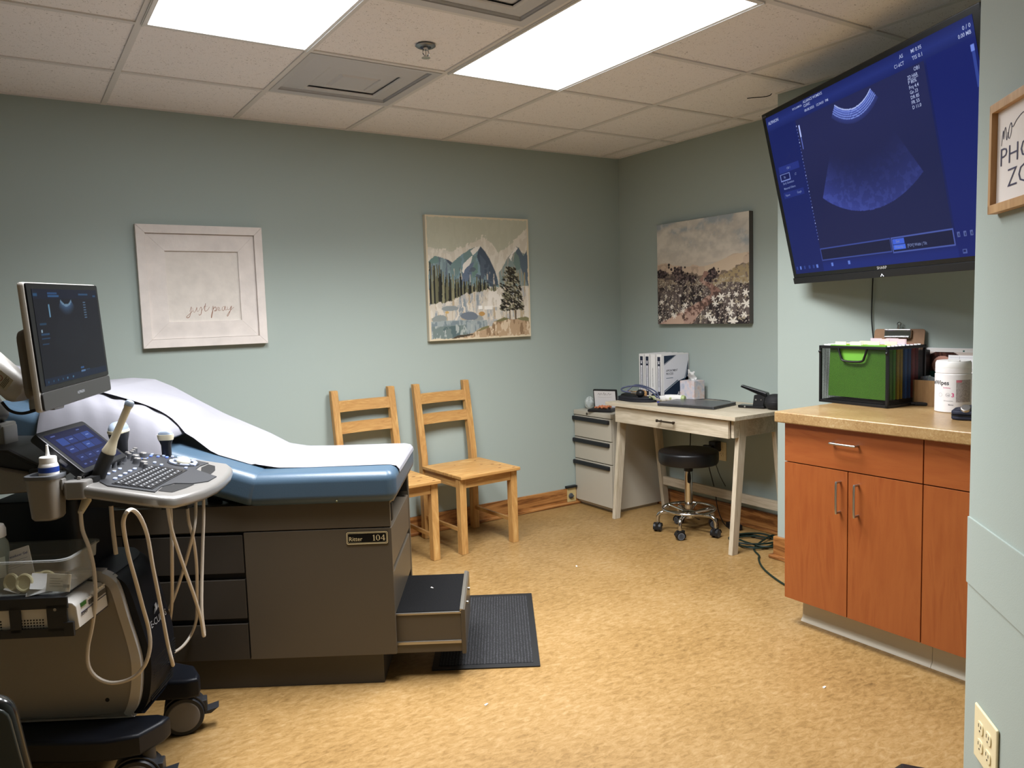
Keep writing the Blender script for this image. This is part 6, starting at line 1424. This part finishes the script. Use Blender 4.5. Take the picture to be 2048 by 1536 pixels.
# linear probe standing in the far holder
o, of = uth('ultrasound_probe', 'black probe with flat ivory and grey head in the far holder', 'probe', -.07, .24, .89)
e2 = lambda z, b_, a, dv=0: [Vector((-.07+a*math.cos(2*PI*k/24)*(abs(math.cos(2*PI*k/24))+.05)**-.3, .24+dv+b_*math.sin(2*PI*k/24)*(abs(math.sin(2*PI*k/24))+.05)**-.3, z)) for k in range(24)]
part('handle', off_mb(MB().loft([e2(.885, .010, .013), e2(.91, .011, .015), e2(.94, .011, .0155), e2(.952, .013, .020), e2(.958, .014, .023)]), of), probeB, o)
part('collar', off_mb(MB().loft([e2(.957, .0145, .0235), e2(.968, .015, .026), e2(.975, .0145, .026)]), of), probeI, o)
part('head', off_mb(MB().loft([e2(.973, .0135, .024), e2(.981, .013, .022), e2(.986, .010, .015)]), of), probeG, o)
cA = [(391, 985), (391, 1030), (385, 1072), (368, 1135), (348, 1195), (333, 1230), (322, 1256), (312, 1274)]
dive = lambda a: (lambda t: a if t < .28 else a-min(1, (t-.28)/.42)*(a+.12))
part('cable', off_mb(cable(cA, dive(.085), Matrix.Identity(4)), of), cabM, o)
# looped cables under the console, one per connector
def loose(label, pix, uu):
    P0 = UF.pu(*pix[0], uu(0) if callable(uu) else uu); p = UF.o+UF.u*P0.x+UF.v*P0.y; m = cable(pix, uu, Matrix.Translation(-P0))
    solo('probe_cable', m, cabM, label, 'cable', (p.x, p.y, P0.z), UA, 'beige probe cables hanging from the console', world=False)
loose('beige cable hanging straight down from the near end of the console handle', [(341, 1012), (343, 1060), (344, 1110), (344, 1190), (341, 1232), (333, 1264), (322, 1284), (310, 1296)], dive(.075))
loose('long beige cable crossing the others and looping up again under the handle', [(335, 1012), (343, 1058), (356, 1100), (375, 1155), (389, 1194), (401, 1235), (407, 1270), (408, 1262), (403, 1213), (405, 1100), (407, 1040), (407, 985)], .095)
loose('beige cable curving back to the machine base in a wide bow', [(374, 995), (377, 1040), (387, 1080), (393, 1130), (394, 1190), (393, 1236), (383, 1268), (366, 1292), (346, 1306), (326, 1314)], dive(.06))

# ---- gel bottle
p = UF.o+UF.u*cu_+UF.v*cv_
p = p+UF.u*.010
g = thing('gel_bottle', 'white squeeze bottle with blue band and nozzle in the cup of the ultrasound machine', 'bottle', (p.x, p.y, .846), UA)
part('body', MB().lathe([(.001, 0), (.022, 0), (.0245, .004), (.0245, .118), (.022, .126), (.019, .13)], n=36), white, g)
part('band', MB().lathe([(.0247, .104), (.0249, .105), (.0249, .117), (.0247, .118)], n=36), mat('gel_blue', '#233e8c', .4), g)
part('band', MB().lathe([(.0247, .090), (.0248, .0905), (.0248, .093), (.0247, .0935)], n=36), mat('gel_blue', '#233e8c', .4), g)
part('cap', MB().lathe([(.020, .127), (.0212, .129), (.0208, .143), (.019, .145), (.006, .147), (.0048, .152), (.0028, .176), (.001, .1765)], n=32), white, g)

# ---- printer in its bracket
pr0 = UF.o+UF.u*(-.25)+UF.v*(-.205)
tp_ = thing('thermal_printer', 'small white thermal printer held in a black bracket on the side of the ultrasound machine', 'printer', (pr0.x, pr0.y, .535), UA)
Pf = lambda u, v, z: (u+.25, v+.205, z-.535)
prt = mat('printer_white', '#d8d5cf', .4)
m = MB().prism([(u+.25, z-.535) for u, z in ((-.38, .537), (-.130, .537), (-.118, .545), (-.122, .60), (-.132, .612), (-.19, .622), (-.38, .622))], -.285+.205, -.124+.205, M=Muz, bev=.004); pb = part('case', m, prt, tp_)
Pp = plane(Pf(-.1165, -.280, .537), (0, 1, 0), (-.06, 0, 1))
m = MB().text('SONY', Pp @ Matrix.Translation((.008, .034, .0006)), .0072, width=.036, bold=.03); part('maker_logo', m, ink, tp_)
m = MB().box(.055, .150, .048, .060, -.001, .0008, M=Pp); part('paper_slot', m, mat('slot_grey2', '#55534f', .5), tp_)
m = MB().box(.012, .15, .041, .0422, -.001, .0006, M=Pp).box(.06, .15, .006, .0068, -.001, .0006, M=Pp); part('front_line', m, mat('line_navy', '#3a3850', .5), tp_)
m = MB().box(.014, .040, .0565, .0665, -.002, .0012, M=Pp); part('display', m, mat('printer_lcd', '#2c4a22', .3, emit='#3f7a2a', es=.15), tp_)
for k, x in enumerate((.048, .060, .072)): part('button', MB().cyl(Pp @ Vector((x, .066, -.002)), Pp @ Vector((x, .066, .003)), .0035, n=14), white, tp_)
for k in range(4): part('button', MB().box(.105+.012*k, .112+.012*k, .068, .073, -.004, .001, M=Pp), white, tp_)
br = [(-.66, -.125), (-.142, -.125), (-.142, -.290), (-.66, -.290)]
m = MB().box(-.66, -.165, -.290, -.122, .622, .632, bev=.002).box(-.66, -.140, -.290, -.122, .526, .536, bev=.002)
m.box(-.66, -.140, -.294, -.288, .602, .632, bev=.001).box(-.66, -.140, -.294, -.288, .526, .550, bev=.001).box(-.195, -.143, -.294, -.288, .540, .612, bev=.001).box(-.29, -.262, -.294, -.288, .540, .612, bev=.001).box(-.39, -.37, -.294, -.288, .540, .612, bev=.001)
m.box(-.155, -.128, -.2955, -.287, .526, .565, bev=.002); bk = part('printer_bracket', m, mat('bracket_grey', '#2a2b2e', .45), r)
part('bracket_screw', MB().cyl((-.172, -.2945, .600), (-.172, -.296, .600), .004, n=14), steel, bk)
m = MB()
for a_ in (-.262, -.37):
    for i in range(9):
        for j in range(4): m.cyl((a_-.01+.008*0+i*.0078-.0, -.2855, .548+.0075*j), (a_-.01+i*.0078, -.2865, .548+.0075*j), .0022, n=6)
part('vent_holes', off_mb(m, Matrix.Translation((.25, .205, -.535))), recess, tp_)
# ---- clear bin on the bracket
bn0 = UF.o+UF.u*(-.32)+UF.v*(-.195)
def clear_mat():
    m, nt, b = _new('frosted_clear_plastic'); L = nt.links; b.inputs['Base Color'].default_value = lin('#cfd2d0'); b.inputs['Roughness'].default_value = .25; b.inputs['Specular IOR Level'].default_value = .6
    tr = nt.nodes.new('ShaderNodeBsdfTransparent'); tr.inputs['Color'].default_value = (.93, .94, .94, 1); ms = nt.nodes.new('ShaderNodeMixShader'); lw = nt.nodes.new('ShaderNodeLayerWeight'); lw.inputs['Blend'].default_value = .35
    mp = nt.nodes.new('ShaderNodeMath'); mp.operation = 'MULTIPLY_ADD'; mp.inputs[1].default_value = .5; mp.inputs[2].default_value = .09; L.new(lw.outputs['Facing'], mp.inputs[0]); L.new(mp.outputs[0], ms.inputs['Fac'])
    L.new(tr.outputs[0], ms.inputs[1]); L.new(b.outputs['BSDF'], ms.inputs[2]); L.new(ms.outputs[0], nt.nodes['Material Output'].inputs['Surface']); return m
clear = clear_mat()
BZ = .6335
b_ = thing('clear_bin', 'clear plastic bin of supplies on the printer bracket of the ultrasound machine', 'bin', (bn0.x, bn0.y, BZ), UA)
def rb(e, z): return [Vector((x, y, z)) for x, y in rrect(-.19-e, .172+e, -.085-e, .082+e, .03, 5)]
part('tub', MB().loft([rb(-.006, .001), rb(0, .003), rb(.004, .058), rb(.009, .060), rb(.012, .094), rb(.0105, .094), rb(.0075, .061), rb(.0025, .059), rb(-.0015, .005), rb(-.007, .004)]), clear, b_, angle=50)
part('rim', MB().loft([rb(.011, .093), rb(.017, .094), rb(.0175, .098), rb(.011, .099)], closed=True), clear, b_, angle=50)
def inb(x, y, z): 
    q = UF.o+UF.u*(-.32+x)+UF.v*(-.195+y); return (q.x, q.y, BZ+z)
rubber = mat('latex_ring', '#d9d0a6', .4); sach = mat('sachet_foil', '#dddcda', .4, metal=.05, bump=.5, bscale=40)
grp = 'wrapped rings in the clear bin'
for k, (x, y, tilt, wh) in enumerate(((.020, -.060, 78, 'nearest the left'), (.058, -.068, 75, 'in front of the packets'), (.078, -.05, 60, 'behind the front one'), (.100, -.045, 70, 'nearest the middle'), (.045, -.03, 40, 'lying further back'))):
    m = MB().torus((0, 0, 0), .0205, .0045, 30, 8).lathe([(.001, -.001), (.018, -.001), (.018, .001), (.001, .001)], n=24)
    bmesh.ops.transform(m.bm, matrix=Matrix.Rotation(math.radians(tilt), 4, 'X'), verts=m.bm.verts); zz = .0045+.0255*math.sin(math.radians(tilt))+.002
    solo('rolled_latex_cover', m, rubber, f'rolled cream latex cover in the clear bin, {wh}', 'latex cover', inb(x, y, zz), UA+.2*k-.3, grp, world=False)
for k, (x, y, z, rx, ry, rz, wh) in enumerate(((.147, -.070, .0285, 82, 6, 4, 'upright at the right with printed text'), (.095, -.062, .018, 40, -10, .2, 'lying flat in the middle'), (.105, -.055, .028, 55, 14, .5, 'propped on another in the middle'), (.10, -.02, .025, 12, 10, -.5, 'on top towards the right'), (.03, -.04, .016, 15, -9, 1.4, 'under the latex rings'), (.12, .02, .014, 8, 5, 2.2, 'at the back right'), (.07, .03, .018, 10, 8, .2, 'at the back'))):
    m = MB().box(-.034, .034, -.022, .022, -.001, .001, bev=.0008, M=Euler((math.radians(rx), math.radians(ry), rz), 'XYZ').to_matrix().to_4x4())
    if k == 0:
        o = thing('sachet', 'white printed sachet standing at the right front of the clear bin', 'sachet', inb(x, y, z), UA, 'sachets in the clear bin'); e = Euler((math.radians(rx), math.radians(ry), .06), 'XYZ').to_matrix().to_4x4(); 
        part('wrapper', MB().box(-.030, .030, -.023, .023, -.001, .001, bev=.0008, M=e), mat('sachet_paper', '#d3cbb8', .6), o); m = MB()
        for q in range(4): m.box(-.022, .005+.006*(q % 2), .010-.0065*q, .0118-.0065*q, .0010, .0013, M=e)
        m.box(.012, .028, -.012, -.004, .0010, .0013, M=e); part('print', m, mat('sachet_print', '#8d8779', .6), o)
    else: solo('sachet', m, sach, f'silvery wrapped sachet in the clear bin, {wh}', 'sachet', inb(x, y, z), UA+.0, 'sachets in the clear bin', world=False)
# spray bottle leaning in the bin
sb = UF.pv(8, 1100, -.20); 
o = thing('spray_bottle', 'clear disinfectant foam bottle with white pump, cut by the left photo edge, in the bin', 'bottle', inb(-.045, -.020, .005), UA)
q = Matrix.Rotation(math.radians(0), 4, 'Y')
bot = lambda prof_: MB().lathe(prof_, n=32)
part('body', bot([(.001, 0), (.034, 0), (.038, .004), (.039, .11), (.037, .124), (.030, .136), (.026, .140)]), mat('bottle_clear', '#cfdcd6', .15, trans=.55, ior=1.3), o)
part('collar', bot([(.026, .138), (.034, .140), (.0345, .160), (.030, .172), (.020, .176), (.014, .177), (.014, .19), (.012, .191), (.001, .192)]), white, o)
part('pump_head', MB().cyl((0, 0, .19), (0, 0, .215), .009, n=16).box(-.011, .011, -.038, .014, .205, .222, bev=.004), white, o)
part('label', MB().grid(lambda i, j: Vector((.0394*math.cos(-2.2+1.9*i), .0394*math.sin(-2.2+1.9*i), .035+.055*j)), 14, 1), mat('bottle_label', '#d8e1dc', .5), o)
# tilted package
o = thing('transducer_gel_packet', 'white printed packet leaning in the clear bin against the bottle', 'packet', inb(.040, -.036, .0065), UA, rot=(math.radians(-14), math.radians(-16), UA))
part('wrapper', MB().box(-.034, .034, -.002, .002, .0, .108, bev=.0015), paperM, o)
m = MB().text('Transducer Gel', front(-.0022) @ Matrix.Translation((-.030, .088, 0)), .0062, width=.058, bold=.01).text('20', front(-.0022) @ Matrix.Translation((-.024, .014, 0)), .012, bold=.02); part('print', m, mat('print_blue', '#33438f', .5), o)
m = MB(); [m.box(-.030, .026-.008*(k % 2), -.0024, -.0022, .078-.006*k, .0788-.006*k) for k in range(4)]; part('print', m, mat('print_grey2', '#8d8fa0', .6), o)

# ---- foreground chair back, bottom left, and a black object, bottom right
def at_floor(x, y, z=0):
    d = ray(x, y); t = (z-CAMH)/d.z; return Vector((0, 0, CAMH))+d*t
fb = at_floor(-128, 1432, .79); hd = math.atan2(fb.y, fb.x)-PI/2
fbm = mat('dark_plastic_shell', '#3a403d', .3, spec=.6, coat=.3)
o = thing('chair', 'dark grey plastic chair back cut off at the bottom left corner of the photo', 'chair', (fb.x, fb.y, 0), hd)
def slab(w0, w1, z0, z1, y0, y1, rad, bev):
    P = [(-w0, z0), (w0, z0)]+[(w1-rad+rad*math.cos(math.radians(a)), z1-rad+rad*math.sin(math.radians(a))) for a in (5, 25, 45, 65, 90)]+[(-w1+rad-rad*math.cos(math.radians(a)), z1-rad+rad*math.sin(math.radians(a))) for a in (90, 65, 45, 25, 5)]
    return MB().prism(P, y0, y1, M=Muz, bev=bev, seg=4)
part('back_shell', slab(.132, .098, .48, .79, 0, .035, .035, .012), mat('chair_rim', '#1a1c1c', .22, spec=.6, coat=.4), o)
part('back_panel', slab(.122, .088, .50, .780, -.004, .01, .03, .004), fbm, o)
part('seat', MB().box(-.2, .2, -.38, .03, .43, .455, bev=.01), fbm, o)
for sx in (-1, 1):
    for y in (-.35, .015): part('leg', MB().cyl((sx*.18, y, .43), (sx*.2, y, 0), .012), steel, o)
    part('back_upright', MB().box(sx*.13-.012, sx*.13+.012, .0, .022, .45, .56, bev=.003), steel, o)
k_ = at_floor(1828, 1556, .02)
o = thing("floor_pedal", 'black plastic object on the floor cut off by the bottom edge at right', 'pedal', (k_.x, k_.y, 0), .6)
part('cover', MB().hexa([(-.05, -.06, .0005), (.05, -.06, .0005), (.05, .06, .0005), (-.05, .06, .0005), (-.03, -.04, .040), (.03, -.04, .040), (.022, .03, .046), (-.022, .03, .046)], bev=.006), black, o)
part('foot', MB().box(-.052, .052, -.062, .062, .0, .006, bev=.002), dgrey, o)
